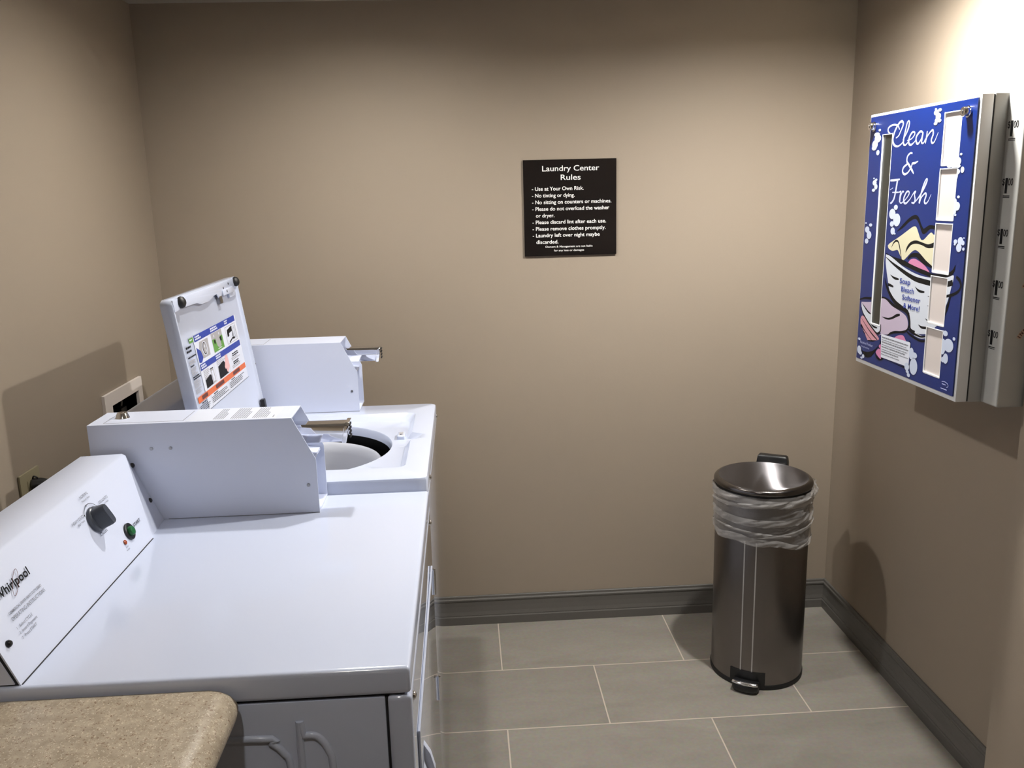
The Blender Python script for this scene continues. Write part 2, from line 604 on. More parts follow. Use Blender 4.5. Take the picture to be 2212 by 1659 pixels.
for k, s, wd in rules:
    ind = 88 if s[0] == '-' else 127
    tx.text(s, sgn(ind, 316 + k * 69.3), RX, UZ, 0.0118, 'LEFT', width=SWID * wd / 1000.0, bold=0.012)
tx.text('Owners & Management are not liable', sgn(482, 914), RX, UZ, 0.0062, 'CENTER', width=SWID * 0.515, bold=0.008)
tx.text('for any loss or damages', sgn(482, 955), RX, UZ, 0.0062, 'CENTER', width=SWID * 0.328, bold=0.008)
tx.build('rules_lettering', M_WHITEINK, sg, smooth=False, recalc=False)

# ================================================================== laundry outlet box on the left wall
ob = thing('laundry_outlet_box', (0, -0.42, 0.80), 'white recessed washer hookup box in the left wall behind the machines', 'outlet box')
f = MB()
PY0, PY1, PZ0, PZ1 = -0.561, -0.284, 0.795, 1.027
f.box(0.0005, 0.009, PY0, PY1, HZ1, PZ1)
f.box(0.0005, 0.009, PY0, PY1, PZ0, HZ0)
f.box(0.0005, 0.009, PY0, HY0, HZ0, HZ1)
f.box(0.0005, 0.009, HY1, PY1, HZ0, HZ1)
f.build('face_frame', M_WPLATE, ob, smooth=False)
f = MB()
D = -0.085
f.face([(D, HY0, HZ0), (D, HY1, HZ0), (D, HY1, HZ1), (D, HY0, HZ1)])
f.face([(D, HY0, HZ0), (0, HY0, HZ0), (0, HY0, HZ1), (D, HY0, HZ1)])
f.face([(D, HY1, HZ0), (0, HY1, HZ0), (0, HY1, HZ1), (D, HY1, HZ1)])
f.face([(D, HY0, HZ0), (D, HY1, HZ0), (0, HY1, HZ0), (0, HY0, HZ0)])
f.face([(D, HY0, HZ1), (D, HY1, HZ1), (0, HY1, HZ1), (0, HY0, HZ1)])
f.build('recessed_box', M_DARKBOX, ob, smooth=False)
f = MB()
f.cyl((-0.045, -0.372, 0.851), (-0.045, -0.372, 0.925), 0.013)
f.box(-0.066, -0.018, -0.392, -0.350, 0.925, 0.952)
f.build('water_valve', M_BLACK, ob, bevel=0.002)
f = MB()
f.cyl((-0.045, -0.462, 0.851), (-0.045, -0.462, 0.935), 0.013)
f.box(-0.062, -0.024, -0.480, -0.446, 0.930, 0.955)
f.build('water_valve', M_REDHOSE, ob, bevel=0.002)
f = MB()
f.tube(catmull([(-0.04, -0.345, 0.985), (-0.035, -0.343, 0.96), (-0.04, -0.352, 0.935)], 5), 0.003)
f.build('drain_pipe', M_DARKBOX, ob)

# ================================================================== electrical outlet and plug on the left wall
eo = thing('wall_outlet', (0, -0.994, 0.842), 'ivory electrical outlet plate low on the left wall behind the dryer', 'outlet')
MB().box(0.0003, 0.006, -1.038, -0.950, 0.842, 0.957).build('cover_plate', M_IVORY, eo, bevel=0.002)
MB().cyl((0.006, -0.994, 0.905), (0.0075, -0.994, 0.905), 0.003).build('plate_screw', M_ZINC, eo)
for z in (0.925, 0.875):
    MB().box(0.006, 0.0072, -1.010, -0.978, z - 0.012, z + 0.012).build('receptacle', M_IVORY, eo, bevel=0.0005)
pc = thing('power_plug', (0.0074, -0.994, 0.92), 'black power plug and cord in the ivory wall outlet behind the dryer', 'plug')
p = MB()
p.lathe([(0.014, 0.0), (0.017, 0.004), (0.015, 0.02), (0.010, 0.036), (0.0055, 0.046)], (0.0074, -0.992, 0.922), (1, 0.15, 0.05), 20)
p.build('plug_body', M_BLACK, pc)
p = MB()
p.tube(catmull([(0.050, -0.985, 0.924), (0.075, -0.975, 0.925), (0.105, -0.965, 0.915), (0.125, -0.955, 0.87), (0.13, -0.95, 0.75), (0.12, -0.95, 0.5), (0.11, -0.96, 0.2), (0.11, -0.99, 0.012)], 6), 0.006)
p.build('cord', M_BLACK, pc)
p = MB()
p.tube(catmull([(0.010, -0.994, 0.936), (0.014, -0.995, 0.944), (0.020, -0.993, 0.941), (0.022, -0.992, 0.935)], 5), 0.0018)
p.build('pull_ring', M_BLACK, pc)

# ================================================================== coin boxes (part of dryer and washer)
def coin_box(root, y0, y1, zb, xb, labelled):
    zt = zb + 0.2045
    T = 0.0022
    XT, XC, ZC = 0.640, 0.683, zb + 0.1155
    out = [(xb, zb), (XC, zb), (XC, ZC), (XT, zt), (xb, zt)]
    b = MB()
    b.prism(out, 'y', y0, y0 + T)
    b.prism(out, 'y', y1 - T, y1)
    b.box(xb, XT, y0 + T, y1 - T, zt - T, zt)
    b.box(xb, xb + T, y0 + T, y1 - T, zb, zt - T)
    b.box(XC - 0.022, XC, y0 + T, y1 - T, zb + 0.0002, zb + 0.004)
    # inner front: slanted upper panel, ledge under the coin slide, recessed lower panel
    d = 0.030
    inn = [(XT - d, zt - T), (XC - d - 0.004, ZC - 0.001), (XC - 0.008, ZC - 0.004), (XC - 0.008, ZC - 0.010), (XC - d, ZC - 0.012), (XC - d, zb), (XC - d - 0.004, zb), (XC - d - 0.004, ZC - 0.016), (XT - d - 0.004, zt - T)]
    b.prism(inn, 'y', y0 + T, y1 - T)
    g = MB()
    for (x0, x1, ya, yb_) in ((0.262, 0.262 + 0.0012, y0 + 0.012, y1 - 0.012), (0.4195, 0.4207, y0 + 0.012, y1 - 0.012), (0.262, 0.42, y0 + 0.012, y0 + 0.0132)):
        g.box(x0, x1, ya, yb_, zt - 0.0003, zt + 0.0002)
    g.box(xb + 0.14, XC, y0 - 0.0009, y0 + 0.0005, zb - 0.0002, zb + 0.0010)
    box = multi('coin_box', [(b, M_POWDER, dict(smooth=False)), (g, M_GREYINK, dict(smooth=False))], root)
    # coin slide
    ym = (y0 + y1) / 2
    sec = [(-0.018, 0.181), (0.018, 0.181), (0.023, 0.176), (0.023, 0.160), (0.012, 0.137), (-0.012, 0.137), (-0.023, 0.160), (-0.023, 0.176)]
    c = MB()
    lp = []
    for x, k, dz in ((0.600, 0.93, 0.0), (0.742, 0.93, 0.0), (0.7425, 1.05, 0.0), (0.751, 1.05, 0.0)):
        lp.append([(x - (0.010 * (0.181 - z) / 0.044 if x > 0.7 else -0.03 * (0.181 - z) / 0.044), ym + y * k, zb + 0.159 + (z - 0.159) * k) for y, z in sec])
    c.loops(lp)
    cc = MB()
    for k in range(4):
        cc.box(0.7485, 0.7513, ym - 0.012, ym + 0.012, zb + 0.146 + k * 0.0085, zb + 0.150 + k * 0.0085)
    multi('coin_slide', [(c, M_CHROME, dict(bevel=0.001)), (cc, M_GAP, dict(smooth=False))], box)
    # lock on the top
    k = MB()
    k.lathe([(0.0145, 0), (0.0135, 0.002), (0.0105, 0.0095), (0.0095, 0.011), (0.0055, 0.0112), (0.005, 0.008)], (0.284, ym + 0.004, zt), seg=28)
    k.build('lock', M_CHROME, box)
    for hx, hz in ((0.356, 0.1515), (0.394, 0.1515), (0.664, 0.0605)):
        s = MB()
        s.lathe([(0.0036, 0), (0.0036, 0.0008), (0.0022, 0.001)], (hx, y0, zb + hz), (0, -1, 0), 16)
        s.build('rivet', M_ZINC, box)
    if labelled:
        s = MB()
        s.box(0.427, 0.606, y0 + 0.004, y1 - 0.004, zt, zt + 0.0003)
        lb = s
        s = MB()
        rnd = random.Random(4)
        for x0, n in ((0.480, 6), (0.515, 9), (0.559, 8)):
            for k in range(n):
                x = x0 + k * 0.0038
                L0, L1 = y0 + 0.012, y1 - (0.008 if k < n - 2 else 0.03 + 0.02 * rnd.random())
                a = L0
                while a < L1:
                    e = min(L1, a + rnd.uniform(0.006, 0.016))
                    s.box(x, x + 0.0014, a, e, zt + 0.0003, zt + 0.0005)
                    a = e + 0.0012
        s.box(0.599, 0.6008, y0 + 0.014, y0 + 0.032, zt + 0.0003, zt + 0.0005)
        multi('instruction_label', [(lb, M_STICKER, dict(smooth=False)), (s, M_GREYINK, dict(smooth=False))], box)
    return box

def console(root, y0, y1b, y1t, yc, zt, prints=None):
    """sloping control console; far end bends back to a screw flange beside the coin box"""
    prof = [(0.222, zt), (0.222, zt + 0.143), (0.229, zt + 0.1505), (0.309, zt + 0.1525), (0.3165, zt + 0.149), (0.377, zt)]
    def inset(p, k):
        return (p[0] - 0.012 * k, p[1] - 0.014 * k if p[1] > zt + 0.1 else p[1])
    b = MB()
    A = [(x, y0, z) for x, z in prof]
    def ye(z, o=0.0):
        t = (z - zt) / 0.1505
        return y1b + (y1t - y1b) * t + o
    B = [(x, ye(z), z) for x, z in prof]
    B2 = []
    for i, (x, z) in enumerate(prof):
        p = inset((x, z), 0.45 if i >= 2 else 0)
        B2.append((p[0], ye(z, 0.014), p[1]))
    Cc = []
    for i, (x, z) in enumerate(prof):
        p = inset((x, z), 1.0 if i >= 2 else 0)
        Cc.append((p[0], yc, p[1]))
    b.loops([A, B, B2, Cc])
    sm = MB()
    sm.box(0.3768, 0.3786, y0 + 0.002, y1b, zt - 0.0005, zt + 0.0008)
    if prints:
        prints = [(sm, M_GAP, dict(smooth=False))] + prints
        return multi('control_console', [(b, M_POWDER, dict(angle=50))] + prints, root)
    return b.build('control_console', M_POWDER, root, angle=50)

# ================================================================== dryer
DX0, DXF, DY0, DY1, DZ = 0.19, 0.9064, -1.8195, -1.0855, 0.9025
dry = thing('clothes_dryer', (0.55, (DY0 + DY1) / 2, 0), 'white coin-operated dryer in the foreground with a dial and green start button', 'dryer')
b = MB()
b.box(DX0, 0.868, DY0 + 0.003, DY1 - 0.003, 0.02, 0.857)
cab = b.build('cabinet', M_ENAMEL, dry, bevel=0.004)
ZR = 0.803
for pts in ([(0.30, 0.30), (0.30, 0.74), (0.31, 0.79), (0.345, ZR), (0.68, ZR), (0.706, 0.795), (0.722, 0.778), (0.730, 0.752), (0.735, 0.60), (0.735, 0.30)],
            [(0.746, 0.30), (0.746, 0.79), (0.752, ZR), (0.766, ZR + 0.001), (0.776, 0.796), (0.784, 0.780), (0.789, 0.750), (0.79, 0.60), (0.79, 0.30)]):
    b = MB()
    b.tube([(x, DY0 + 0.0035, z) for x, z in catmull(pts, 4)], 0.0055, 10)
    b.build('pressed_rib', M_ENAMEL, cab)
b = MB()
b.box(0.871, DXF - 0.001, DY0 + 0.001, DY1 - 0.001, 0.02, 0.858)
fp = b.build('front_panel', M_FRONT, dry, bevel=0.007, bseg=3)
b = MB()
b.box(DX0, DXF - 0.0015, DY0, DY1, 0.8615, DZ)
b.build('top_panel', M_ENAMEL, dry, bevel=0.008, bseg=4)
b = MB()
b.box(DX0 + 0.01, 0.895, DY0 + 0.008, DY1 - 0.008, 0.855, 0.864)
b.build('seam', M_GAP, dry, smooth=False)
b = MB()
b.box(0.8672, 0.8718, DY0 + 0.006, DY1 - 0.006, 0.025, 0.856)
b.build('seam', M_GAP, dry, smooth=False)
for y in (DY0 + 0.026, DY1 - 0.042):
    b = MB()
    b.lathe([(0.0068, 0), (0.0066, 0.002), (0.0045, 0.0042), (0.0, 0.005)], (DXF - 0.001, y, 0.843), (1, 0, 0), 20)
    b.build('front_screw', M_CHROME, fp)
b = MB()
b.box(DXF - 0.0008, DXF + 0.0036, -1.760, -1.172, 0.22, 0.762)
dd = b.build('door', M_FRONT, dry, bevel=0.0016, bseg=3)
for z in (0.692, 0.436):
    b = MB()
    b.cyl((DXF + 0.0050, -1.166, z), (DXF + 0.0050, -1.166, z + 0.056), 0.0036, 16)
    b.lathe([(0.0036, 0), (0.0044, 0.001), (0.0040, 0.003), (0.0, 0.0042)], (DXF + 0.0050, -1.166, z + 0.056), seg=16)
    b.box(DXF - 0.001, DXF + 0.003, -1.170, -1.162, z + 0.004, z + 0.05)
    b.build('hinge', M_CHROME, dd)
b = MB()
b.prism([(DXF + 0.003, 0.55), (DXF + 0.020, 0.555), (DXF + 0.020, 0.660), (DXF + 0.014, 0.685), (DXF + 0.003, 0.705)], 'y', -1.708, -1.694)
b.prism([(DXF + 0.003, 0.53), (DXF + 0.010, 0.53), (DXF + 0.010, 0.655), (DXF + 0.003, 0.68)], 'y', -1.728, -1.677)
b.build('door_handle', M_POWDER, dd, bevel=0.003)

# console face frame: s = world y, t = distance up the slope
CT = Vector((-0.058, 0, 0.1495)).normalized()
CN = Vector((CT.z, 0, -CT.x))
def con(s, t, n=0.0):
    return Vector((0.375 + 0.0021, s, DZ)) + CT * t + CN * n
YA = (0, 1, 0)
l = MB()
arc = [con(-1.4437 + 0.0300 * math.sin(a), 0.1055 + 0.0300 * math.cos(a), 0.0004) for a in [math.radians(-55 + 113 * i / 30) for i in range(31)]]
for p, r_ in zip(arc[:-1], arc[1:]):
    dn = (r_ - p).cross(CN).normalized() * 0.0005
    l.face([p - dn, r_ - dn, r_ + dn, p + dn])
for i in (0, 12, 30):
    l.face([arc[i] + (Vector(YA) * math.cos(a) + CT * math.sin(a)) * 0.0016 + CN * 0.0001 for a in [2 * PI * j / 14 for j in range(14)]])
N4 = 0.0005
l.text('START', con(-1.3395, 0.0437, N4), YA, CT, 0.0064, width=0.0335, bold=0.01)
l.text('CYCLES', con(-1.4551, 0.0752, N4), YA, CT, 0.0066, width=0.0280)
l.text('Whirlpool', con(-1.7670, 0.1098, N4), YA, CT, 0.0128, width=0.0932, bold=0.022)
bold_p = l
l = MB()
l.text('NORMAL', con(-1.4545, 0.1496, N4), YA, CT, 0.0052, width=0.0315)
l.text('Medium Heat', con(-1.4540, 0.1428, N4), YA, CT, 0.0036, width=0.0305)
l.text('DELICATES', con(-1.4075, 0.1212, N4), YA, CT, 0.0052, width=0.0372)
l.text('Low Heat', con(-1.3960, 0.1150, N4), YA, CT, 0.0036, width=0.0220)
l.text('HEAVY DUTY', con(-1.5151, 0.1216, N4), YA, CT, 0.0052, width=0.0452)
l.text('High Heat', con(-1.5010, 0.1150, N4), YA, CT, 0.0036, width=0.0260)
l.text('Dryer', con(-1.4010, 0.0258, N4), YA, CT, 0.0030, width=0.0105)
l.text('In Use', con(-1.4030, 0.0205, N4), YA, CT, 0.0030, width=0.0125)
l.text('COMMERCIAL DRYER HEAVY DUTY SERIES', con(-1.7597, 0.0838, N4), YA, CT, 0.0040, width=0.0940, bold=0.012)
l.text('OPERATING INSTRUCTIONS', con(-1.7604, 0.0740, N4), YA, CT, 0.0058, width=0.0968)
for i, s_ in enumerate(('Select CYCLE', 'Insert Payment', 'Press START')):
    tt = 0.0606 - 0.0078 * i
    l.text(str(i + 1), con(-1.7605, tt, N4), YA, CT, 0.0042)
    l.text(s_, con(-1.7530, tt, N4), YA, CT, 0.0044, width=(0.036, 0.0425, 0.034)[i])
fine_p = l
l = MB()
el = []
for i in range(49):
    a = 2 * PI * i / 48
    u_, w_ = 0.0205 * math.cos(a), 0.0058 * math.sin(a)
    el.append(con(-1.7129 + 0.80 * u_ + 0.55 * w_, 0.1146 + 0.70 * u_ - 0.85 * w_, 0.0006))
for p, r_ in zip(el[:-1], el[1:]):
    dn = (r_ - p).cross(CN).normalized() * 0.00045
    l.face([p - dn, r_ - dn, r_ + dn, p + dn])
cs = console(dry, -1.812, -1.298, -1.226, -1.1955, DZ, [(bold_p, M_INK, FLATK), (fine_p, M_GREYINK, FLATK), (l, M_BROWNINK, FLATK)])
b = MB()
b.prism([(0.228, DZ + 0.003), (0.228, DZ + 0.140), (0.310, DZ + 0.143), (0.370, DZ + 0.003)], 'y', -1.8145, -1.8118)
b.build('end_cap', M_POWDER, cs, smooth=False)
b = MB()
b.prism([(0.224, DZ + 0.0005), (0.224, DZ + 0.146), (0.3135, DZ + 0.149), (0.3745, DZ + 0.0005)], 'y', -1.8124, -1.8116)
b.build('end_seam', M_GAP, cs, smooth=False)
k = MB()
k.lathe([(0.0232, 0), (0.0228, 0.005), (0.0205, 0.007)], con(-1.4437, 0.1055), CN, 40)
kn = k.build('cycle_dial', M_KNOB, cs)
k = MB()
lps = []
for n_, a_, c_ in ((0.006, 0.0208, 0.0150), (0.012, 0.0207, 0.0120), (0.024, 0.0202, 0.0092), (0.028, 0.0190, 0.0072)):
    lp = []
    for i in range(40):
        an = 2 * PI * i / 40
        e = lambda v: math.copysign(abs(v) ** 0.55, v)
        u_, w_ = a_ * e(math.cos(an)), c_ * e(math.sin(an))
        ca, sa = math.cos(0.25), math.sin(0.25)
        lp.append(con(-1.4437 + w_ * ca - u_ * sa, 0.1055 + u_ * ca + w_ * sa, n_))
    lps.append(lp)
k.loops(lps)
k.build('grip', M_KNOB, kn)
k = MB()
k.lathe([(0.0162, 0), (0.0160, 0.003), (0.0145, 0.004), (0.0115, 0.003)], con(-1.3637, 0.0449), CN, 36)
sb = k.build('start_button', M_BLACK, cs)
k = MB()
k.lathe([(0.0092, 0.001), (0.0092, 0.006), (0.0080, 0.0088), (0.0045, 0.0102), (0.0, 0.0106)], con(-1.3637, 0.0449), CN, 32)
k.build('button_cap', M_GREEN, sb)
k = MB()
k.lathe([(0.0046, 0), (0.0044, 0.0015), (0.0026, 0.0028), (0, 0.003)], con(-1.3948, 0.0357), CN, 20)
k.build('indicator_light', M_AMBER, cs)
for s_, t_, n_ in ((-1.2075, 0.135, -0.010), (-1.2115, 0.0555, -0.011), (-1.7905, 0.0552, 0.0)):
    k = MB()
    k.lathe([(0.0052, -0.001), (0.0052, 0.0015), (0.0035, 0.004), (0.0, 0.0045)], con(s_, t_, n_), CN, 18)
    k.build('console_screw', M_SCREW, cs)
coin_box(dry, -1.1945, -1.0880, DZ + 0.0002, 0.2345, True)
for x in (0.25, 0.84):
    for y in (DY0 + 0.06, DY1 - 0.06):
        MB().cyl((x, y, 0), (x, y, 0.022), 0.02).build('foot', M_RUBBER, dry)

# ================================================================== washer
WXF, WY0, WY1, WZ = 0.9050, -1.0795, -0.3800, 0.9313
was = thing('washing_machine', (0.55, (WY0 + WY1) / 2, 0), 'white top-loading coin washer with its lid open, behind the dryer', 'washing machine')
b = MB()
b.box(DX0, 0.868, WY0 + 0.003, WY1 - 0.003, 0.02, 0.862)
# hollow: the tub shows through the opening, so the cabinet is open at the top
bmesh.ops.delete(b.bm, geom=[f_ for f_ in b.bm.faces if f_.calc_center_median().z > 0.86], context='FACES')
b.build('cabinet', M_ENAMEL, was)
b = MB()
b.box(0.871, WXF - 0.001, WY0 + 0.001, WY1 - 0.001, 0.02, 0.889)
wfp = b.build('front_panel', M_FRONT, was, bevel=0.006, bseg=3)
for y in (WY0 + 0.078, WY1 - 0.055):
    k = MB()
    k.lathe([(0.0062, 0), (0.0060, 0.002), (0.004, 0.0042), (0.0, 0.005)], (WXF - 0.001, y, 0.905), (1, 0, 0), 20)
    k.build('front_screw', M_CHROME, wfp)
# top panel: rounded sheet with a sunken lid well and a round opening
HC = Vector((0.567, -0.757))
NA = 288
def ray_rrect(a, x0, x1, y0, y1, r):
    c, s = math.cos(a), math.sin(a)
    lo, hi = 0.0, 2.0
    for _ in range(40):
        mid = (lo + hi) / 2
        px, py = HC.x + c * mid, HC.y + s * mid
        qx = abs(px - (x0 + x1) / 2) - ((x1 - x0) / 2 - r)
        qy = abs(py - (y0 + y1) / 2) - ((y1 - y0) / 2 - r)
        d = math.hypot(max(qx, 0), max(qy, 0)) + min(max(qx, qy), 0) - r
        if d < 0:
            lo = mid
        else:
            hi = mid
    return (HC.x + c * lo, HC.y + s * lo)
def hole(a, r):
    c, s = math.cos(a), math.sin(a)
    return (HC.x + r * c * (1.0 if c > 0 else 0.62), HC.y + r * s)
AN = [2 * PI * i / NA for i in range(NA)]
def lp_rect(x0, x1, y0, y1, r, z, notch=0.0):
    out = []
    for a in AN:
        p = ray_rrect(a, x0, x1, y0, y1, r)
        x = p[0]
        if notch and p[0] > x1 - 0.004:
            k_ = max(0.0, 1 - abs(p[1] + 0.738) / 0.036)
            x += notch * min(1.0, k_ * 2.2)
        out.append((x, p[1], z))
    return out
def lp_hole(r, z):
    return [hole(a, r) + (z,) for a in AN]
b = MB()
X1, Y0_, Y1_ = WXF - 0.0015, WY0, WY1
b.loops([lp_rect(DX0, X1, Y0_, Y1_, 0.014, WZ - 0.038), lp_rect(DX0, X1, Y0_, Y1_, 0.014, WZ - 0.008),
         lp_rect(DX0 + 0.002, X1 - 0.002, Y0_ + 0.002, Y1_ - 0.002, 0.014, WZ - 0.0025), lp_rect(DX0 + 0.008, X1 - 0.008, Y0_ + 0.008, Y1_ - 0.008, 0.014, WZ),
         lp_rect(0.395, 0.849, -1.000, -0.488, 0.022, WZ, 0.028), lp_rect(0.397, 0.846, -0.998, -0.491, 0.022, WZ - 0.003, 0.026),
         lp_rect(0.402, 0.836, -0.994, -0.506, 0.022, WZ - 0.016, 0.014), lp_rect(0.406, 0.831, -0.992, -0.512, 0.022, WZ - 0.0185, 0.0),
         lp_hole(0.2325, WZ - 0.0190), lp_hole(0.2300, WZ - 0.022), lp_hole(0.2270, WZ - 0.042)], False, False)
tp = b.build('top_panel', M_ENAMEL, was, angle=32)
b = MB()
b.box(0.808, 0.829, -0.704, -0.660, WZ - 0.020, WZ - 0.008)
ls = b.build('lid_switch', M_ENAMEL, tp, bevel=0.004, bseg=3)
b = MB()
b.box(0.813, 0.824, -0.695, -0.669, WZ - 0.0085, WZ - 0.0076)
b.build('switch_slot', M_LABELGREY, ls, smooth=False)
b = MB()
b.box(0.8165, 0.820, -0.694, -0.688, WZ - 0.0078, WZ - 0.0070)
b.build('switch_pin', M_GAP, ls, smooth=False)
# tub: dark outer tub, grey ring and basket
def lath(c, prof, x_squash):
    return [[(c.x + r * math.cos(a) * (1.0 if math.cos(a) > 0 else x_squash), c.y + r * math.sin(a), z) for a in AN[::3]] for r, z in prof]
b = MB()
b.loops(lath(HC, [(0.262, 0.888), (0.262, 0.45), (0.02, 0.44)], 0.7), False, True)
b.build('outer_tub', M_BLACK, was)
b = MB()
b.loops(lath(HC, [(0.206, 0.60), (0.208, 0.845), (0.206, 0.866), (0.200, 0.8735), (0.192, 0.868), (0.187, 0.845), (0.184, 0.79), (0.182, 0.52), (0.17, 0.49), (0.03, 0.48)], 0.72), False, True)
b.build('wash_basket', M_TUB, was, angle=60)
b = MB()
b.lathe([(0.075, 0.481), (0.06, 0.52), (0.045, 0.60), (0.040, 0.70), (0.034, 0.715), (0.0, 0.72)], (HC.x - 0.02, HC.y, 0), seg=32, cap0=False, cap1=False)
b.build('agitator', M_TUBIN, was)
console(was, -1.070, -0.545, -0.475, -0.4505, WZ)
coin_box(was, -0.449, -0.330, WZ + 0.0002, 0.2345, False)
# raised lid
LP = Vector((0.415, 0, 0.968))
LT = Vector((-0.047, 0, 0.363)).normalized()
LN = Vector((LT.z, 0, -LT.x))
def lid(s, t, n=0.0):
    p = LP + LT * t + LN * n
    return Vector((p.x, s - 0.975, p.z))
S0, S1, T0, T1 = -0.047, 0.503, -0.028, 0.372
def lid_box(m, s0, s1, t0, t1, n0, n1):
    v = [m.bm.verts.new(lid(s, t, n)) for s in (s0, s1) for t in (t0, t1) for n in (n0, n1)]
    for q_ in ((0, 1, 3, 2), (4, 6, 7, 5), (0, 4, 5, 1), (2, 3, 7, 6), (0, 2, 6, 4), (1, 5, 7, 3)):
        m.bm.faces.new([v[i] for i in q_])
b = MB()
def lid_loop(i, n):
    pts = rrect((S0 + S1) / 2, (T0 + T1) / 2, (S1 - S0) / 2 - i, (T1 - T0) / 2 - i, max(0.004, 0.016 - i), 0, 5)
    return [lid(p[0], p[1], n) for p in pts]
b.loops([lid_loop(0.004, -0.026), lid_loop(0.0, -0.022), lid_loop(0.0, 0.000), lid_loop(0.0015, 0.0022), lid_loop(0.006, 0.0022), lid_loop(0.009, -0.004), lid_loop(0.012, -0.006)])
ld_ = b.build('lid', M_ENAMEL, was, angle=45)
b = MB()
fl = [(S0 + 0.004, T1 - 0.004), (S1 - 0.004, T1 - 0.004), (S1 - 0.004, 0.349), (0.42, 0.349), (0.40, 0.3475), (0.335, 0.347), (0.325, 0.336), (0.295, 0.334), (0.285, 0.345), (0.255, 0.3435), (0.215, 0.336), (0.15, 0.336), (0.115, 0.343), (0.02, 0.345), (S0 + 0.004, 0.342)]
b.loops([[lid(s, t, 0.0012) for s, t in fl], [lid(s, t, 0.0036) for s, t in fl]])
b.build('lid_flange', M_ENAMEL, ld_, bevel=0.0008)
b = MB()
lid_box(b, 0.300, 0.324, 0.318, 0.337, -0.006, 0.004)
b.build('lid_striker', M_ZINC, ld_, bevel=0.001)
b = MB()
lid_box(b, 0.335, 0.440, 0.334, 0.350, -0.004, 0.006)
lid_box(b, 0.405, 0.470, 0.322, 0.340, -0.006, 0.001)
b.build('striker_bracket', M_ENAMEL, ld_, bevel=0.002)
for s, t in ((0.352, 0.353), (0.405, 0.360), (0.372, 0.343)):
    b = MB()
    b.lathe([(0.0032, 0), (0.003, 0.0006), (0, 0.0007)], lid(s, t, 0.006 if t < 0.35 else 0.0037), LN, 14)
    b.build('bracket_screw', M_SCREW, ld_)
for s, t in ((0.000, 0.3585), (0.470, 0.3585)):
    b = MB()
    b.lathe([(0.0125, 0), (0.0135, 0.004), (0.011, 0.010), (0.006, 0.013), (0, 0.0135)], lid(s, t, 0.003), LN, 22)
    b.build('bumper', M_RUBBER, ld_)
b = MB()
lid_box(b, 0.474, 0.494, -0.020, 0.020, -0.002, 0.010)
b.build('hinge', M_SCREW, ld_, bevel=0.002)
# instruction label printed on the inside of the lid
NB = -0.0052
class Flat:
    def __init__(self, place):
        self.m = MB()
        self.place = place
    def rect(self, s0, s1, t0, t1, n):
        self.m.face([self.place(s0, t0, n), self.place(s1, t0, n), self.place(s1, t1, n), self.place(s0, t1, n)])
    def poly(self, pts, n):
        self.m.face([self.place(a, b_, n) for a, b_ in pts])
mk = lambda: Flat(lambda s, t, n: lid(s / 1000.0, t / 1000.0, NB + n))
rn = random.Random(11)
blue, black, orange, green, grey, white, pink, brown = [mk() for _ in range(8)]
white.rect(54, 428, 100, 274, 0.0000)
blue.rect(59, 419, 259, 274, 0.0003)
blue.rect(58, 420, 191, 206, 0.0003)
orange.rect(-7, 424, 128, 142, 0.0003)
blue.poly([(60, 210), (78, 208), (96, 217), (88, 234), (62, 246)], 0.0004)
green.rect(24, 54, 262, 273, 0.0003)
grey.rect(186, 279, 212, 258, 0.0003)
green.rect(188, 278, 211, 243, 0.0004)
grey.rect(312, 412, 210, 255, 0.0002)
white.rect(314, 410, 211.5, 253.5, 0.0003)
grey.poly([(90, 255), (158, 255), (153, 214), (100, 214), (78, 236)], 0.0003)
white.poly([(120 + 20 * math.cos(a), 235 + 17 * math.sin(a)) for a in [2 * PI * i / 20 for i in range(20)]], 0.0005)
black.poly([(120 + 15 * math.cos(a), 235 + 15 * math.sin(a)) for a in [2 * PI * i / 20 for i in range(20)]], 0.0006)
grey.poly([(121 + 12 * math.cos(a), 235 + 13 * math.sin(a)) for a in [2 * PI * i / 20 for i in range(20)]], 0.0007)
white.poly([(121 + 3 * math.cos(a), 240 + 4 * math.sin(a)) for a in [2 * PI * i / 10 for i in range(10)]], 0.0008)
white.poly([(126 + 3 * math.cos(a), 229 + 4 * math.sin(a)) for a in [2 * PI * i / 10 for i in range(10)]], 0.0008)
grey.poly([(214, 246), (252, 248), (256, 220), (240, 216), (222, 222)], 0.0005)
black.poly([(200, 240), (214, 240), (212, 232), (202, 230)], 0.0006)
black.poly([(250, 240), (268, 242), (266, 230), (254, 230)], 0.0006)
white.rect(222, 256, 214.5, 216, 0.0006)
for s_ in (205, 250):
    white.rect(s_, s_ + 5, 247, 253, 0.0006)
black.poly([(322, 228), (372, 234), (374, 252), (326, 246)], 0.0006)
black.poly([(366, 240), (372, 240), (374, 216), (368, 216)], 0.0006)
black.poly([(330, 215), (362, 222), (388, 220), (386, 216), (362, 218), (332, 211)], 0.0006)
white.poly([(336, 224), (366, 228), (368, 238), (340, 236)], 0.0008)
for s_ in (378, 392, 404):
    black.rect(s_, s_ + 1.6, 214, 250, 0.0006)
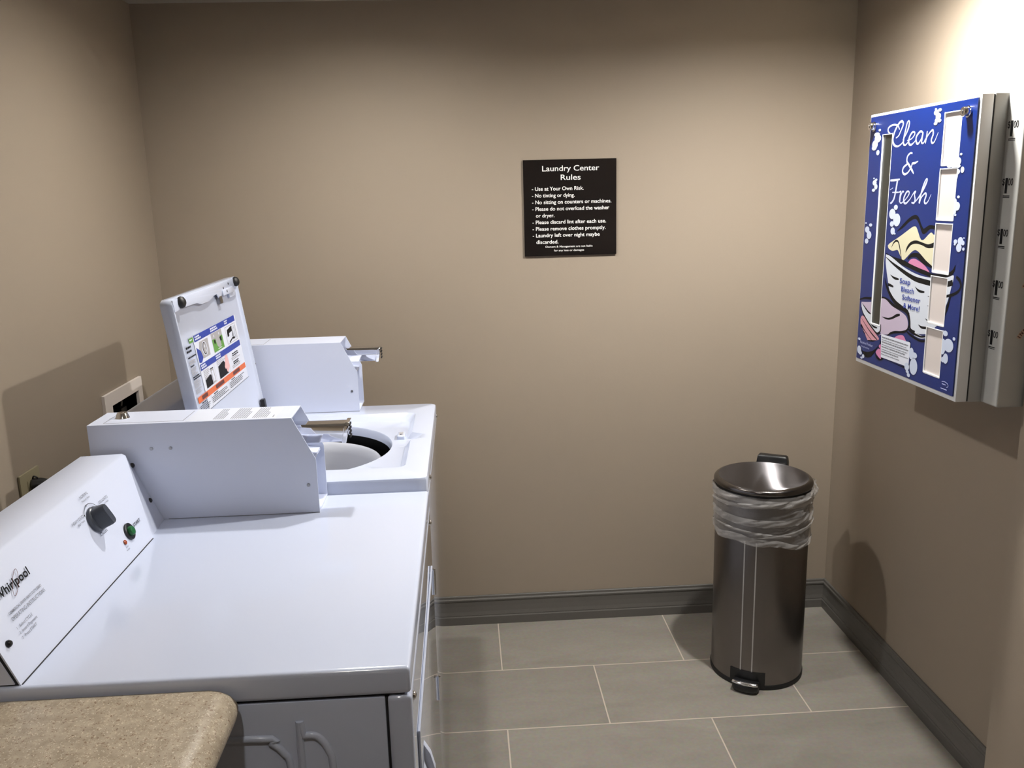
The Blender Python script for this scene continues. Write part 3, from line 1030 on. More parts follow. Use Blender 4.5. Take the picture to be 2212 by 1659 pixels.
# lower pictures
black.poly([(72, 146), (124, 147), (122, 170), (112, 172), (74, 166)], 0.0005)
grey.poly([(128, 148), (150, 148), (146, 182), (124, 182)], 0.0004)
white.poly([(131, 151), (145, 151), (142, 177), (128, 177)], 0.0005)
black.rect(123, 147, 182, 184, 0.0006)
black.poly([(184, 145), (262, 146), (258, 168), (240, 182), (188, 176)], 0.0005)
pink.poly([(262, 192), (278, 190), (284, 160), (270, 152), (256, 148), (250, 155), (258, 160), (244, 158), (240, 165), (250, 176)], 0.0006)
for s0, s1, t0, t1 in ((72, 158, 147, 191), (183, 283, 145, 191)):
    for a in ((s0, s1, t1, t1 + 0.8), (s0, s0 + 0.9, t0, t1), (s1 - 0.9, s1, t0, t1), (s0, s1, t0, t0 + 0.8)):
        grey.rect(*a, 0.0004)
def lines(fl_, s0, s1, t_top, n, pitch, h, off=0.0005, rag=0.3, words=True):
    for i in range(n):
        e = s1 - rn.random() * rag * (s1 - s0)
        a = s0
        t = t_top - i * pitch
        while a < e:
            w_ = min(rn.uniform(6, 16), e - a)
            fl_.rect(a, a + w_, t - h, t, off)
            a += w_ + 1.8
lines(black, -8, 30, 258, 2, 9.0, 4.6, rag=0.15)
lines(black, -8, 50, 235, 1, 6, 3.2, rag=0.05)
lines(grey, -8, 42, 226, 2, 5, 3.0, rag=0.2)
lines(black, -6, 24, 215, 1, 5, 3.0)
lines(grey, -8, 40, 209, 4, 4.4, 2.4, rag=0.4)
lines(black, -6, 46, 190, 2, 4.6, 2.8, rag=0.2)
lines(grey, -8, 42, 180, 4, 4.4, 2.4, rag=0.4)
lines(grey, -8, 40, 161, 3, 4.2, 2.2, rag=0.4)
lines(grey, 74, 120, 188, 6, 3.6, 1.6, rag=0.45)
lines(grey, 186, 262, 189, 3, 3.6, 1.6, rag=0.4)
lines(black, 325, 385, 184, 2, 5, 2.8, rag=0.3)
lines(grey, 312, 392, 174, 2, 4.2, 2.0, rag=0.3)
lines(black, 320, 390, 163, 2, 4.6, 2.8, rag=0.3)
lines(grey, 305, 394, 154, 2, 4.2, 2.0, rag=0.3)
for s0 in (-6, 90, 249):
    lines(black, s0 + 20, s0 + 62, 125.5, 1, 4, 2.2, rag=0.2)
    lines(black, s0, s0 + (80 if s0 < 0 else 145 if s0 < 200 else 175), 120.5, 4, 4.0, 1.5, rag=0.35)
black.rect(-6, 430, 99.0, 100.0, 0.0006)
grey.rect(84.5, 85.5, 100, 127, 0.0006)
grey.rect(243, 244, 100, 127, 0.0006)
for s0, s1 in ((66, 112), (190, 262), (318, 352)):
    lines(white, s0, s1, 271.5, 2, 5.4, 3.6, off=0.0006, rag=0.3)
for s0, s1 in ((64, 112), (186, 236)):
    lines(white, s0, s1, 203.5, 2, 5.4, 3.6, off=0.0006, rag=0.3)
for s0, s1 in ((22, 66), (136, 208), (296, 362)):
    brown.rect(s0, s1, 131, 140, 0.0006)
lines(white, 27, 51, 270, 1, 4, 3, off=0.0006)
multi('instruction_label', [(f_.m, m_, FLATK) for f_, m_ in ((white, M_STICKER), (blue, M_LABELBLUE), (orange, M_ORANGE), (green, M_LABELGREEN), (grey, M_LABELGREY), (black, M_INK), (pink, M_SKIN), (brown, M_BROWNINK))], ld_)
for x in (0.25, 0.84):
    for y in (WY0 + 0.06, WY1 - 0.06):
        MB().cyl((x, y, 0), (x, y, 0.022), 0.02).build('foot', M_RUBBER, was)

# ================================================================== countertop
ct = thing('countertop', (0.33, -2.5, 0.889), 'speckled beige laminate countertop with a rounded front edge, beside the dryer', 'countertop')
CZ, CX = 0.889, 0.672
prof = [(0.0, CZ - 0.040), (0.0, CZ), (CX - 0.034, CZ), (CX - 0.020, CZ - 0.0025), (CX - 0.009, CZ - 0.008), (CX - 0.002, CZ - 0.017), (CX, CZ - 0.026), (CX - 0.002, CZ - 0.035), (CX - 0.008, CZ - 0.040)]
b = MB()
lo = []
for y, k in ((-1.8225, 0.014), (-1.8250, 0.007), (-1.831, 0.002), (-1.842, 0.0), (-3.3, 0.0)):
    lo.append([(x - (k if x > 0.5 else 0), y, z - (k * 0.25 if z > CZ - 0.02 else 0)) for x, z in prof])
b.loops(lo)
b.build('top', M_LAM, ct, angle=60)
bc = thing('base_cabinet', (0.3, -2.5, 0), 'plain brown base cabinet standing under the speckled countertop', 'cabinet')
MB().box(0.004, 0.46, -3.28, -1.85, 0.09, CZ - 0.041).build('carcass', M_CAB, bc, smooth=False)
MB().box(0.004, 0.40, -3.28, -1.85, 0.0, 0.09).build('toe_kick', M_GAP, bc, smooth=False)
for y in (-3.27, -2.80, -2.33):
    MB().box(0.46, 0.478, y, y + 0.46, 0.11, CZ - 0.055).build('door', M_CAB, bc, bevel=0.002)

# artwork of the vending panel, tenths of a millimetre on the panel (across, up[, line width])
POLY=[('y',[(1481,3348),(1594,3420),(2089,3618),(2558,3825),(2739,3884),(2845,3861),(2947,3744),(3049,3619),(3140,3571),(3250,3603),(3413,3712),(3533,3768),(3635,3722),(3769,3661),(3883,2913),(3669,2972),(3515,3037),(3195,3203),(2997,3294),(2841,3316),(2678,3248),(2486,3119),(2354,3041),(2252,3048),(2159,3133),(2053,3235),(1974,3267),(1736,3230),(1538,3277)]),
('p',[(2570,2982),(2669,3070),(2837,3108),(3011,3086),(3256,3017),(3431,2944),(3594,2829),(3383,2828),(3111,2866),(2832,2913)]),
('w',[(1417,3120),(1681,3082),(2267,2895),(2638,2808),(2993,2750),(3334,2719),(3723,2721),(4065,2736),(4389,2800),(4601,2860),(4615,2764),(4566,2611),(4499,2373),(4424,2181),(4353,2054),(4301,1794),(4079,1625),(3994,1560),(3918,1427),(3715,1381),(3342,1322),(2993,1353),(2888,1592),(2810,1763),(2567,1840),(2265,1903),(1951,2005),(1728,2224),(1590,2512),(1440,2877)]),
('w',[(2972,1376),(3155,1328),(3447,1299),(3656,1310),(3662,1274),(3458,1225),(3286,1227),(3076,1270),(2871,1453),(2827,1755),(3233,1779),(3695,1695),(3712,1401)]),
('l',[(213,1732),(814,1804),(1306,1942),(1441,1968),(1636,1941),(1919,1831),(2293,1763),(2607,1690),(2745,1595),(2791,1449),(2733,1339),(2469,1257),(2166,1213),(1939,1144),(1789,1061),(1494,1014),(1334,961),(1436,1032),(1319,1067),(1156,1015),(915,1087),(628,1239),(328,1449),(221,1603)]),
('w2',[(217,1701),(363,1635),(588,1525),(804,1457),(863,1245),(1070,1220),(1337,1233),(1364,1142),(1319,1067),(1157,1008),(915,1087),(628,1239),(328,1449)]),
('p2',[(218,1250),(268,1335),(356,1361),(466,1327),(630,1225),(915,1087),(1192,965),(1361,870),(1187,793),(993,740),(761,715),(631,792),(561,865),(375,1005),(254,1100)]),
('k',[(344,674),(1353,828),(1466,820),(1450,736),(1322,645),(1198,513),(965,318),(677,250),(484,328),(301,538)]),
('b',[(248,701),(604,773),(762,713),(1022,738),(1351,844),(1439,815),(1396,726),(1217,586),(1029,483),(745,404),(476,384),(271,533)]),
('p',[(2166,1036),(2311,1112),(2484,1156),(2610,1160),(2707,1092),(2715,1042)]),
('p',[(1373,688),(1479,734),(1543,378),(1417,381),(1295,435),(1230,491),(1304,573),(1396,624)]),
('k',[(1567,410),(2997,383),(3017,827),(2986,1037),(2901,1036),(2941,430)]),
('w3',[(1465,1023),(2936,1048),(2976,1023),(2967,422),(1525,409)])]
STROKE=[('k',[(1907,3728,14),(2163,3855,71),(2458,4024,88),(2723,4110,95),(2881,4070,95),(3021,3919,77),(3157,3787,119),(3269,3808,127),(3419,3882,101),(3577,3896,83),(3738,3868,99)]),
('k',[(1685,3314,11),(1765,3420,37),(1886,3490,51),(1999,3478,43),(2089,3364,40),(2170,3188,32),(2240,3029,25),(2284,2833,11)]),
('k',[(2416,3231,14),(2487,3352,71),(2646,3467,81),(2880,3511,80),(3153,3486,68),(3454,3443,93),(3792,3512,133)]),
('k',[(2529,3068,18),(2690,3169,88),(2926,3202,104),(3101,3162,138),(3349,3058,119),(3686,2965,50)]),
('k',[(1420,3148,19),(1800,3044,82),(2291,2979,126),(2657,2917,106),(3114,2848,104),(3452,2808,102),(3715,2771,93),(4056,2794,83),(4325,2827,98),(4493,2891,97),(4598,2974,72),(4643,3091,19)]),
('k',[(1435,3046,15),(1780,2922,55),(2208,2799,90),(2656,2684,106),(3013,2619,122),(3418,2597,128),(3743,2586,126),(4085,2604,124),(4412,2645,130),(4597,2696,129)]),
('k',[(1729,2619,7),(1870,2567,46),(2023,2544,64),(2173,2539,36)]),
('k',[(1632,2356,74),(1788,2344,67),(1924,2324,44)]),
('k',[(2988,2440,7),(3135,2367,52),(3289,2348,62),(3438,2352,38)]),
('k',[(3275,1540,10),(3416,1499,56),(3582,1506,62),(3775,1527,51)]),
('k',[(3564,1733,9),(3685,1689,44)]),
('k',[(3597,2278,10),(3679,2270,24)]),
('k',[(3615,2049,10),(3696,2047,20)]),
('k',[(1447,2499,15),(1559,2320,75),(1803,2101,102),(2073,1945,110),(2457,1844,99),(2720,1769,107),(2853,1587,71),(2919,1378,64),(3137,1322,88)]),
('k',[(2826,1354,45),(3012,1305,60),(3280,1272,50),(3479,1274,44),(3750,1333,35)]),
('k',[(2712,1305,15),(2902,1242,54),(3206,1183,54),(3467,1166,53),(3766,1224,44)]),
('k',[(4720,2838,64),(4859,2771,80),(4932,2665,63),(4866,2545,57),(4679,2443,65),(4381,2359,59)]),
('k',[(4564,2430,49),(4516,2259,49),(4463,2119,82),(4390,1908,16)]),
('k',[(98,1785,28),(393,1855,55),(801,1896,67),(1357,1974,66),(1689,1947,78),(2075,1838,76),(2515,1805,75),(2725,1731,62),(2821,1580,49),(2843,1432,62),(2667,1278,62),(2373,1213,51),(2043,1154,64),(1793,1035,26)]),
('k',[(264,1693,11),(459,1592,41),(619,1515,49),(788,1469,41)]),
('k',[(1441,1484,8),(1622,1469,39),(1810,1478,52),(2014,1537,64),(2186,1613,76),(2360,1656,50)]),
('k',[(232,1591,19),(328,1449,33),(628,1239,68),(911,1114,46),(1216,997,53),(1399,1093,48),(1402,1270,32)]),
('k',[(842,1187,14),(1022,1152,54),(1209,1146,35)]),
('k',[(275,1280,8),(489,1163,19),(715,1043,27),(997,921,40),(1268,828,27)]),
('k',[(269,1102,69),(436,1000,33),(678,883,19),(992,747,19)]),
('k',[(414,940,28),(559,878,14)]),
('k',[(1172,495,13),(1244,397,40),(1423,335,67),(1639,389,53)]),
('k',[(1335,654,11),(1439,618,40)]),
('t',[(1520,6038,21),(1652,6089,30),(1756,6215,36),(1844,6340,44),(1802,6417,44),(1681,6412,45),(1527,6305,45),(1409,6150,48),(1367,6002,52),(1449,5877,52),(1628,5830,36),(1806,5872,27),(1944,5967,21)]),
('t',[(1677,6235,27),(1569,6339,36),(1329,6372,33),(1113,6321,40),(1094,6231,40),(1234,6154,27)]),
('t',[(1883,5971,21),(2015,6094,32),(2113,6233,47),(2148,6360,41),(2102,6407,29),(2036,6354,35),(1974,6170,44),(1924,5998,47),(1927,5880,47),(2023,5838,35),(2161,5910,21)]),
('t',[(2097,5943,21),(2298,5974,23),(2430,6059,29),(2422,6117,32),(2306,6118,38),(2191,6010,44),(2180,5880,47),(2290,5830,41),(2455,5893,20),(2504,5947,17)]),
('t',[(2791,6099,37),(2678,6114,40),(2524,6003,43),(2544,5873,46),(2634,5840,37),(2759,5946,26),(2821,6090,34),(2799,5957,40),(2786,5859,40),(2872,5840,26),(2954,5934,17)]),
('t',[(3010,6104,34),(2991,5959,39),(2955,5836,42),(3017,5972,28),(3150,6074,31),(3251,6108,39),(3280,6010,42),(3218,5890,42),(3269,5818,39),(3369,5853,25),(3497,6043,14)]),
('t',[(2394,5622,35),(2290,5634,35),(2168,5560,41),(2156,5443,44),(2273,5351,50),(2423,5229,53),(2524,5139,29)]),
('t',[(2194,5383,38),(2012,5300,45),(1981,5197,48),(2096,5135,45),(2267,5189,35),(2395,5317,32),(2430,5382,44),(2558,5392,41),(2695,5430,17)]),
('t',[(1385,4998,40),(1623,5002,46),(1870,5017,30)]),
('t',[(1750,4992,61),(1705,4765,55),(1641,4552,52),(1529,4444,43),(1451,4428,31)]),
('t',[(1524,4697,21),(1762,4697,30),(1854,4704,18)]),
('t',[(1403,4759,15),(1556,4812,15)]),
('t',[(1856,4689,21),(1960,4719,36),(1933,4583,45),(1936,4462,45),(1975,4613,24),(2051,4718,36),(2114,4703,30)]),
('t',[(1953,4447,30),(2046,4440,27),(2244,4539,24),(2375,4658,30),(2352,4717,33),(2250,4702,39),(2136,4553,45),(2167,4449,48),(2274,4435,39),(2452,4540,21)]),
('t',[(2452,4540,21),(2605,4687,29),(2687,4715,35),(2641,4643,35),(2687,4526,44),(2641,4445,41),(2524,4452,29)]),
('t',[(2696,4468,23),(2900,4628,35),(3067,4814,49),(3168,4969,43),(3135,5004,28),(3052,4914,37),(2947,4686,46),(2885,4440,46),(2964,4570,29),(3116,4671,37),(3178,4628,43),(3117,4485,43),(3179,4435,37),(3281,4486,23),(3392,4649,11)])]
BUB=[(3317,6572,43,23),(3492,6538,77,36),(3346,6493,103,63),(3446,6396,111,81),(3391,6312,86,54),(3349,6248,78,36),(3511,6302,77,40),(639,6294,67,31),(499,6192,156,52),(558,6086,179,103),(422,5940,158,114),(610,5725,89,67),(389,5854,136,62),(489,5067,46,21),(619,5028,67,31),(539,4951,114,73),(622,4846,90,73),(499,4758,91,42),(190,3887,48,22),(467,3842,92,43),(286,3712,128,86),(411,3572,139,107),(293,3404,106,70),(1774,4327,102,64),(1612,4159,165,131),(1861,4014,182,160),(1695,3730,113,91),(1808,3669,51,25),(1627,3906,104,71),(4506,5512,47,26),(4420,5361,110,87),(4333,5260,190,52),(4408,5137,110,61),(4605,5174,69,69),(4075,5269,98,40),(4386,5072,64,131),(4540,4591,54,30),(4414,4481,79,79),(4508,4386,126,97),(4432,4261,64,57),(4474,4196,48,27),(4767,3633,108,87),(4573,3610,71,53),(4727,3485,108,96),(4874,3595,61,52),(4558,3547,40,22),(4909,3465,46,35),(4895,3705,31,17),(4486,1515,98,64),(4650,1261,200,155),(4425,1199,115,185),(4574,942,105,119),(4471,899,82,65),(4850,1448,55,40),(3211,766,130,74),(3063,784,113,148),(3205,481,185,207),(2891,419,116,100),(2999,225,76,50),(2939,300,76,40),(225,690,78,37),(260,388,121,112),(332,315,108,56),(525,250,72,55),(427,189,66,31)]
DRAW = [('S',0),('P',0),('S',1),('S',2),('S',3),('P',1),('S',4),('P',2),('P',3),('S',5),('S',6),('S',7),('S',8),('S',9),('S',10),('S',11),('S',12),('S',13),('S',14),('S',15),('S',16),('S',17),('S',18),('P',4),('P',5),('S',19),('S',20),('S',21),('S',22),('P',6),('S',23),('S',24),('S',25),('P',7),('P',8),('P',9),('S',26),('P',10),('S',27),('P',11),('P',12),('S',28),('S',29),('S',30),('S',31),('S',32),('S',33),('S',34),('S',35),('S',36),('S',37),('S',38),('S',39),('S',40),('S',41),('S',42),('S',43)]

# ================================================================== vending machine on the right wall
VX, VY0, VY1, VZ0, VZ1 = 2.106, -0.561, -1.0655, 1.0505, 1.7235
vm = thing('vending_machine', (W, -0.85, VZ0), 'white wall-mounted laundry soap vending machine with a blue front panel and coin slots', 'vending machine')
b = MB()
b.box(2.1362, W - 0.0005, VY1, VY0, VZ0, VZ1)
b.build('cabinet', M_VEND, vm, bevel=0.003)
b = MB()
b.box(VX + 0.0008, 2.1332, VY1, VY0, VZ0 + 0.001, VZ1 - 0.001)
vd = b.build('display_door', M_PANELWHITE, vm, bevel=0.0022)
b = MB()
b.box(2.1328, 2.1366, VY1 + 0.002, VY0 - 0.002, VZ0 + 0.002, VZ1 - 0.002)
b.build('door_seam', M_GAP, vm, smooth=False)
b = MB()
b.box(2.1650, W - 0.0005, -1.1270, VY1 + 0.0003, VZ0 + 0.001, VZ1)
ch = b.build('coin_housing', M_VEND, vm, bevel=0.004, bseg=3)
def vp(h, v, n=0.0):                 # h mm from the far edge towards the viewer, v mm up from the bottom
    return (VX - n, VY0 - h / 1000.0, 1.05 + v / 1000.0)
# blue sheet with cut-outs
WIN = [(373, 439.5, 531.5, 643.5), (371, 438.8, 409.0, 520.0), (371, 438.6, 288.0, 397.2), (369, 437, 168.0, 275.5), (366.5, 436.5, 46.3, 153.5)]
SLOT = (82, 131.5, 123.5, 615)
BX0, BX1, BY0, BY1 = 9.5, 496.5, 13.5, 665.5
def holed(m, n, grow):
    holes = [(a - grow, b_ + grow, c - grow, d + grow) for a, b_, c, d in WIN + [SLOT]]
    hs = sorted({BX0, BX1} | {h_[0] for h_ in holes} | {h_[1] for h_ in holes})
    vs = sorted({BY0, BY1} | {h_[2] for h_ in holes} | {h_[3] for h_ in holes})
    for h0, h1 in zip(hs[:-1], hs[1:]):
        for v0, v1 in zip(vs[:-1], vs[1:]):
            hc, vc = (h0 + h1) / 2, (v0 + v1) / 2
            if any(a < hc < b_ and c < vc < d for a, b_, c, d in holes):
                continue
            m.face([vp(h0, v0, n), vp(h1, v0, n), vp(h1, v1, n), vp(h0, v1, n)])
b = MB()
holed(b, 0.0026, 1.6)
bmesh.ops.remove_doubles(b.bm, verts=b.bm.verts[:], dist=1e-5)
ext = bmesh.ops.extrude_face_region(b.bm, geom=b.bm.faces[:])
bmesh.ops.translate(b.bm, verts=[g for g in ext['geom'] if isinstance(g, bmesh.types.BMVert)], vec=(0.0026 - 0.0002 + 0.0006, 0, 0))
blue_sheet = b
for (a, b_, c, d) in WIN:
    m = MB()
    m.face([vp(a, c, -0.0002), vp(b_, c, -0.0002), vp(b_, d, -0.0002), vp(a, d, -0.0002)])
    m.build('product_window', M_CARD, vd, smooth=False, recalc=False)
m = MB()
a, b_, c, d = SLOT
m.face([vp(a, c, -0.0002), vp(b_, c, -0.0002), vp(b_, d, -0.0002), vp(a, d, -0.0002)])
m.build('product_slot', M_SLOT, vd, smooth=False, recalc=False)
for (a, b_, c, d), g_ in [(w_, 3.0) for w_ in WIN] + [(SLOT, 2.6)]:
    m = MB()
    for (h0, h1, v0, v1) in ((a - g_, a, c - g_, d + g_), (b_, b_ + g_ * 0.8, c - g_, d + g_), (a, b_, c - g_ - 1.0, c), (a, b_, d, d + g_ * 0.8)):
        p0 = vp(h0, v0, -0.0004)
        p1 = vp(h1, v1, 0.0030)
        m.box(p1[0], p0[0], p1[1], p0[1], p0[2], p1[2])
    m.build('window_rim', M_PANELWHITE, vd, bevel=0.0004, smooth=False)
# printed artwork
BN = 0.0028
ink = {k: MB() for k in 'kypwltb'}
ink.update({k: MB() for k in ('w2', 'p2', 'w3', 'bub')})
layer = [BN]
def inside(h, v):
    return not any(a - 3 < h < b_ + 3 and c - 3 < v < d + 3 for a, b_, c, d in WIN + [SLOT])
def clip_poly(pts, rects):
    """returns the pieces of a polygon that lie outside the cut-outs"""
    def half(poly, ax, val, keep_less):
        out = []
        for i in range(len(poly)):
            p, q_ = poly[i], poly[(i + 1) % len(poly)]
            ip = (p[ax] <= val) == keep_less
            iq = (q_[ax] <= val) == keep_less
            if ip:
                out.append(p)
            if ip != iq:
                t = (val - p[ax]) / (q_[ax] - p[ax])
                out.append((p[0] + (q_[0] - p[0]) * t, p[1] + (q_[1] - p[1]) * t))
        return out
    pieces = [pts]
    for a, b_, c, d in rects:
        nxt = []
        for pl in pieces:
            L_ = half(pl, 0, a, True)
            rest = half(pl, 0, a, False)
            R_ = half(rest, 0, b_, False) if len(rest) > 2 else []
            mid = half(rest, 0, b_, True) if len(rest) > 2 else []
            lo_ = half(mid, 1, c, True) if len(mid) > 2 else []
            hi_ = half(mid, 1, d, False) if len(mid) > 2 else []
            nxt += [x for x in (L_, R_, lo_, hi_) if len(x) > 2]
        pieces = nxt
    return pieces
RECTS = [(a - 3, b_ + 2.5, c - 4, d + 2.5) for a, b_, c, d in WIN + [SLOT]] + [(-50, BX0 + 0.5, -50, 800), (BX1 - 0.5, 600, -50, 800), (-50, 600, -50, BY0 + 0.5)]
def tri_fill(pts):
    """triangulate a simple (possibly concave) polygon -> list of triangles"""
    from mathutils.geometry import tessellate_polygon
    t = tessellate_polygon([[Vector((p[0], p[1], 0)) for p in pts]])
    return [[pts[i] for i in f] for f in t]
def put(c, pts):
    n = layer[0]
    for tri in tri_fill(pts):
        for pc_ in clip_poly(tri, RECTS):
            ar = sum(p[0] * q_[1] - q_[0] * p[1] for p, q_ in zip(pc_, pc_[1:] + pc_[:1]))
            if abs(ar) < 0.02:
                continue
            if ar < 0:
                pc_ = pc_[::-1]
            ink[c].face([vp(p[0], p[1], n) for p in pc_])
def ribbon(c, pts, lift=0.0):
    pts = catmull([(p[0] / 10.0, p[1] / 10.0, p[2] / 10.0) for p in pts], 5)
    L_, R_ = [], []
    for i, p in enumerate(pts):
        a, b_ = pts[max(i - 1, 0)], pts[min(i + 1, len(pts) - 1)]
        dx, dy = b_[0] - a[0], b_[1] - a[1]
        dl = math.hypot(dx, dy) or 1.0
        w_ = max(0.5, p[2]) / 2
        L_.append((p[0] - dy / dl * w_, p[1] + dx / dl * w_))
        R_.append((p[0] + dy / dl * w_, p[1] - dx / dl * w_))
    for i in range(len(pts) - 1):
        layer[0] += lift
        put(c, [L_[i], R_[i], R_[i + 1], L_[i + 1]])
nt_ = 0
for kind, idx in DRAW:
    layer[0] += 0.00001
    if kind == 'P':
        c, pts = POLY[idx]
        sm = catmull([(p[0] / 10.0, p[1] / 10.0) for p in pts] + [(pts[0][0] / 10.0, pts[0][1] / 10.0)], 4)[:-1] if c != 'w3' and c != 'b' else [(p[0] / 10.0, p[1] / 10.0) for p in pts]
        put(c, sm)
    else:
        c, pts = STROKE[idx]
        keep = layer[0]
        if c == 't':
            layer[0] = BN + 0.0001 + (nt_ % 3) * 0.00012
            nt_ += 1
        ribbon(c, [(q_[0], q_[1], q_[2] * (1.25 if c == 't' else 1.0)) for q_ in pts], 0.0000012 if c == 't' else 0.0)
        layer[0] = keep
keep = layer[0] = BN + 0.0005
for k_, (h, v, rx, ry) in enumerate(BUB):
    layer[0] = keep + (k_ % 8) * 0.00002
    put('bub', [(h / 10.0 + max(1.2, rx / 10.0) * math.cos(a), v / 10.0 + max(1.2, ry / 10.0) * math.sin(a)) for a in [2 * PI * i / 18 for i in range(18)]])
TOPN = BN + 0.0007
RV, UV_ = (0, -1, 0), (0, 0, 1)
tb = MB()
for s_, h, v, w_ in (('Soap', 224, 245.5, 52), ('Bleach', 234, 225.5, 62), ('Softener', 242, 206.0, 87), ('& More!', 250, 186.0, 78)):
    tb.text(s_, vp(h, v, TOPN), RV, UV_, 0.0125, width=w_ / 1000.0, bold=0.016)
m = MB()
m.text('Receive Product', vp(30.5, 59.2, TOPN), RV, UV_, 0.0072, width=0.073)
m.text('through opening', vp(36.0, 49.8, TOPN), RV, UV_, 0.0040, width=0.048)
el = [(462 + 16 * math.cos(a), 34 + 6.5 * math.sin(a)) for a in [PI * 0.75 - i * 0.12 for i in range(28)]]
for p, q_ in zip(el[:-1], el[1:]):
    dx, dy = q_[0] - p[0], q_[1] - p[1]
    dl = math.hypot(dx, dy)
    nx, ny = -dy / dl * 0.8, dx / dl * 0.8
    m.face([vp(p[0] + nx, p[1] + ny, TOPN), vp(p[0] - nx, p[1] - ny, TOPN), vp(q_[0] - nx, q_[1] - ny, TOPN), vp(q_[0] + nx, q_[1] + ny, TOPN)])
m.face([vp(452, 33, TOPN), vp(468, 33, TOPN), vp(468, 35, TOPN), vp(452, 35, TOPN)])
m.face([vp(448, 22, TOPN), vp(474, 22, TOPN), vp(474, 24, TOPN), vp(448, 24, TOPN)])
small = m
# fine print on the sticker
m = MB()
rn = random.Random(5)
for i in range(8):
    v = 94.0 - i * 6.3
    hvy = i % 2 == 0
    a, e = 153.0, 153 + (136, 128, 138, 134, 124, 140, 92, 96)[i]
    while a < e:
        w_ = min(rn.uniform(4, 11), e - a)
        h_ = 2.8 if hvy else 1.6
        m.face([vp(a, v, TOPN), vp(a + w_, v, TOPN), vp(a + w_, v + h_, TOPN), vp(a, v + h_, TOPN)])
        a += w_ + 1.3
INKS = {'k': M_INK, 'y': M_YELLOW, 'p': M_PINK, 'w': M_BASIN, 'l': M_LILAC, 't': M_PALE, 'b': M_BLUE, 'w2': M_BASIN, 'p2': M_ROSE, 'w3': M_STICKER, 'bub': M_BUBBLE}
multi('printed_panel', [(blue_sheet, M_BLUE, dict(smooth=False))] + [(m_, INKS[k_], FLATK) for k_, m_ in ink.items()] + [(tb, M_LABELBLUE, FLATK), (small, M_PALE, FLATK), (m, M_GREYINK, FLATK)], vd)
for h, v in ((33.5, 640.8), (466, 639.6)):
    k = MB()
    c = vp(h, v, 0.0028)
    k.lathe([(0.0125, 0), (0.0125, 0.003), (0.0105, 0.004), (0.0105, 0.013), (0.0095, 0.0145), (0.004, 0.0146), (0.0035, 0.012)], c, (-1, 0, 0), 28)
    k.build('lock', M_CHROME, vd)
# prices and coin entries on the coin housing
PX = 2.1646
for i, z in enumerate((1.650, 1.532, 1.425, 1.314, 1.204)):
    zc = z
    yl = -1.0715
    pr = MB()
    pr.text('$', (PX, yl, zc + 0.0005), RV, UV_, 0.0135, width=0.0085, bold=0.01)
    pr.text('1', (PX, yl - 0.0100, zc - 0.0165), RV, UV_, 0.0310, width=0.0085, bold=0.02)
    pr.text('00', (PX, yl - 0.0200, zc - 0.0005), RV, UV_, 0.0145, width=0.0165, bold=0.012)
    pr.face([(PX, yl - 0.006, zc - 0.0235), (PX, yl - 0.029, zc - 0.0235), (PX, yl - 0.029, zc - 0.0215), (PX, yl - 0.006, zc - 0.0215)])
    pr.face([(PX, yl - 0.006, zc - 0.0265), (PX, yl - 0.029, zc - 0.0265), (PX, yl - 0.029, zc - 0.0250), (PX, yl - 0.006, zc - 0.0250)])
    pr.build('price_lettering', M_INK, ch, smooth=False, recalc=False)
for i, z in enumerate((1.650, 1.532, 1.425, 1.314, 1.204)):
    pa, cl = MB(), MB()
    kc = Vector((2.236, -1.1270, z - 0.012))
    k = MB()
    k.lathe([(0.0215, 0), (0.021, 0.004), (0.016, 0.006), (0.014, 0.018), (0.010, 0.020)], kc, (0, -1, 0), 32)
    k.build('coin_knob', M_BLACK, ch)
    word = 'INSERT COIN'
    for j, chh in enumerate(word):
        a = math.radians(155 - j * 12.5)
        if chh == ' ':
            continue
        p = kc + Vector((math.cos(a) * 0.036, -0.0004, math.sin(a) * 0.036))
        cl.text(chh, p, (math.sin(a), 0, -math.cos(a)), (math.cos(a), 0, math.sin(a)), 0.0072, 'CENTER', bold=0.03)
    pts = []
    for rr, sgn_ in ((0.0445, 1), (0.0335, -1)):
        an_ = [math.radians(160 - q_ * 8) for q_ in range(18)]
        seq = [(kc.x + math.cos(a) * rr, -1.1272, kc.z + math.sin(a) * rr) for a in an_]
        pts += seq if sgn_ > 0 else seq[::-1]
    for q_ in range(17):
        pa.face([pts[q_], pts[q_ + 1], pts[34 - q_], pts[35 - q_]])
    multi('coin_label', [(pa, M_PEACH, FLATK), (cl, M_REDINK, FLATK)], ch)

# ================================================================== trash can
TC = Vector((1.915, -0.387, 0.0))
ta = math.radians(240)                  # pedal side
TD = Vector((math.cos(ta), math.sin(ta), 0))
TS = Vector((-TD.y, TD.x, 0))           # to the right seen from the pedal side
can = thing('trash_can', TC, 'round brushed steel pedal bin in the back right corner', 'trash can')
R_ = 0.1435
b = MB()
b.lathe([(R_ - 0.004, 0.012), (R_, 0.014), (R_, 0.625), (R_ - 0.001, 0.632), (R_ - 0.006, 0.633), (R_ - 0.007, 0.60), (R_ - 0.007, 0.05)], TC, seg=96, cap0=True, cap1=True)
body = b.build('body', M_STEEL, can)
b = MB()
b.lathe([(R_ - 0.002, 0.0), (R_ + 0.0022, 0.001), (R_ + 0.0026, 0.013), (R_ + 0.0005, 0.016), (R_ - 0.003, 0.016)], TC, seg=96)
b.build('base_ring', M_RUBBER, can)
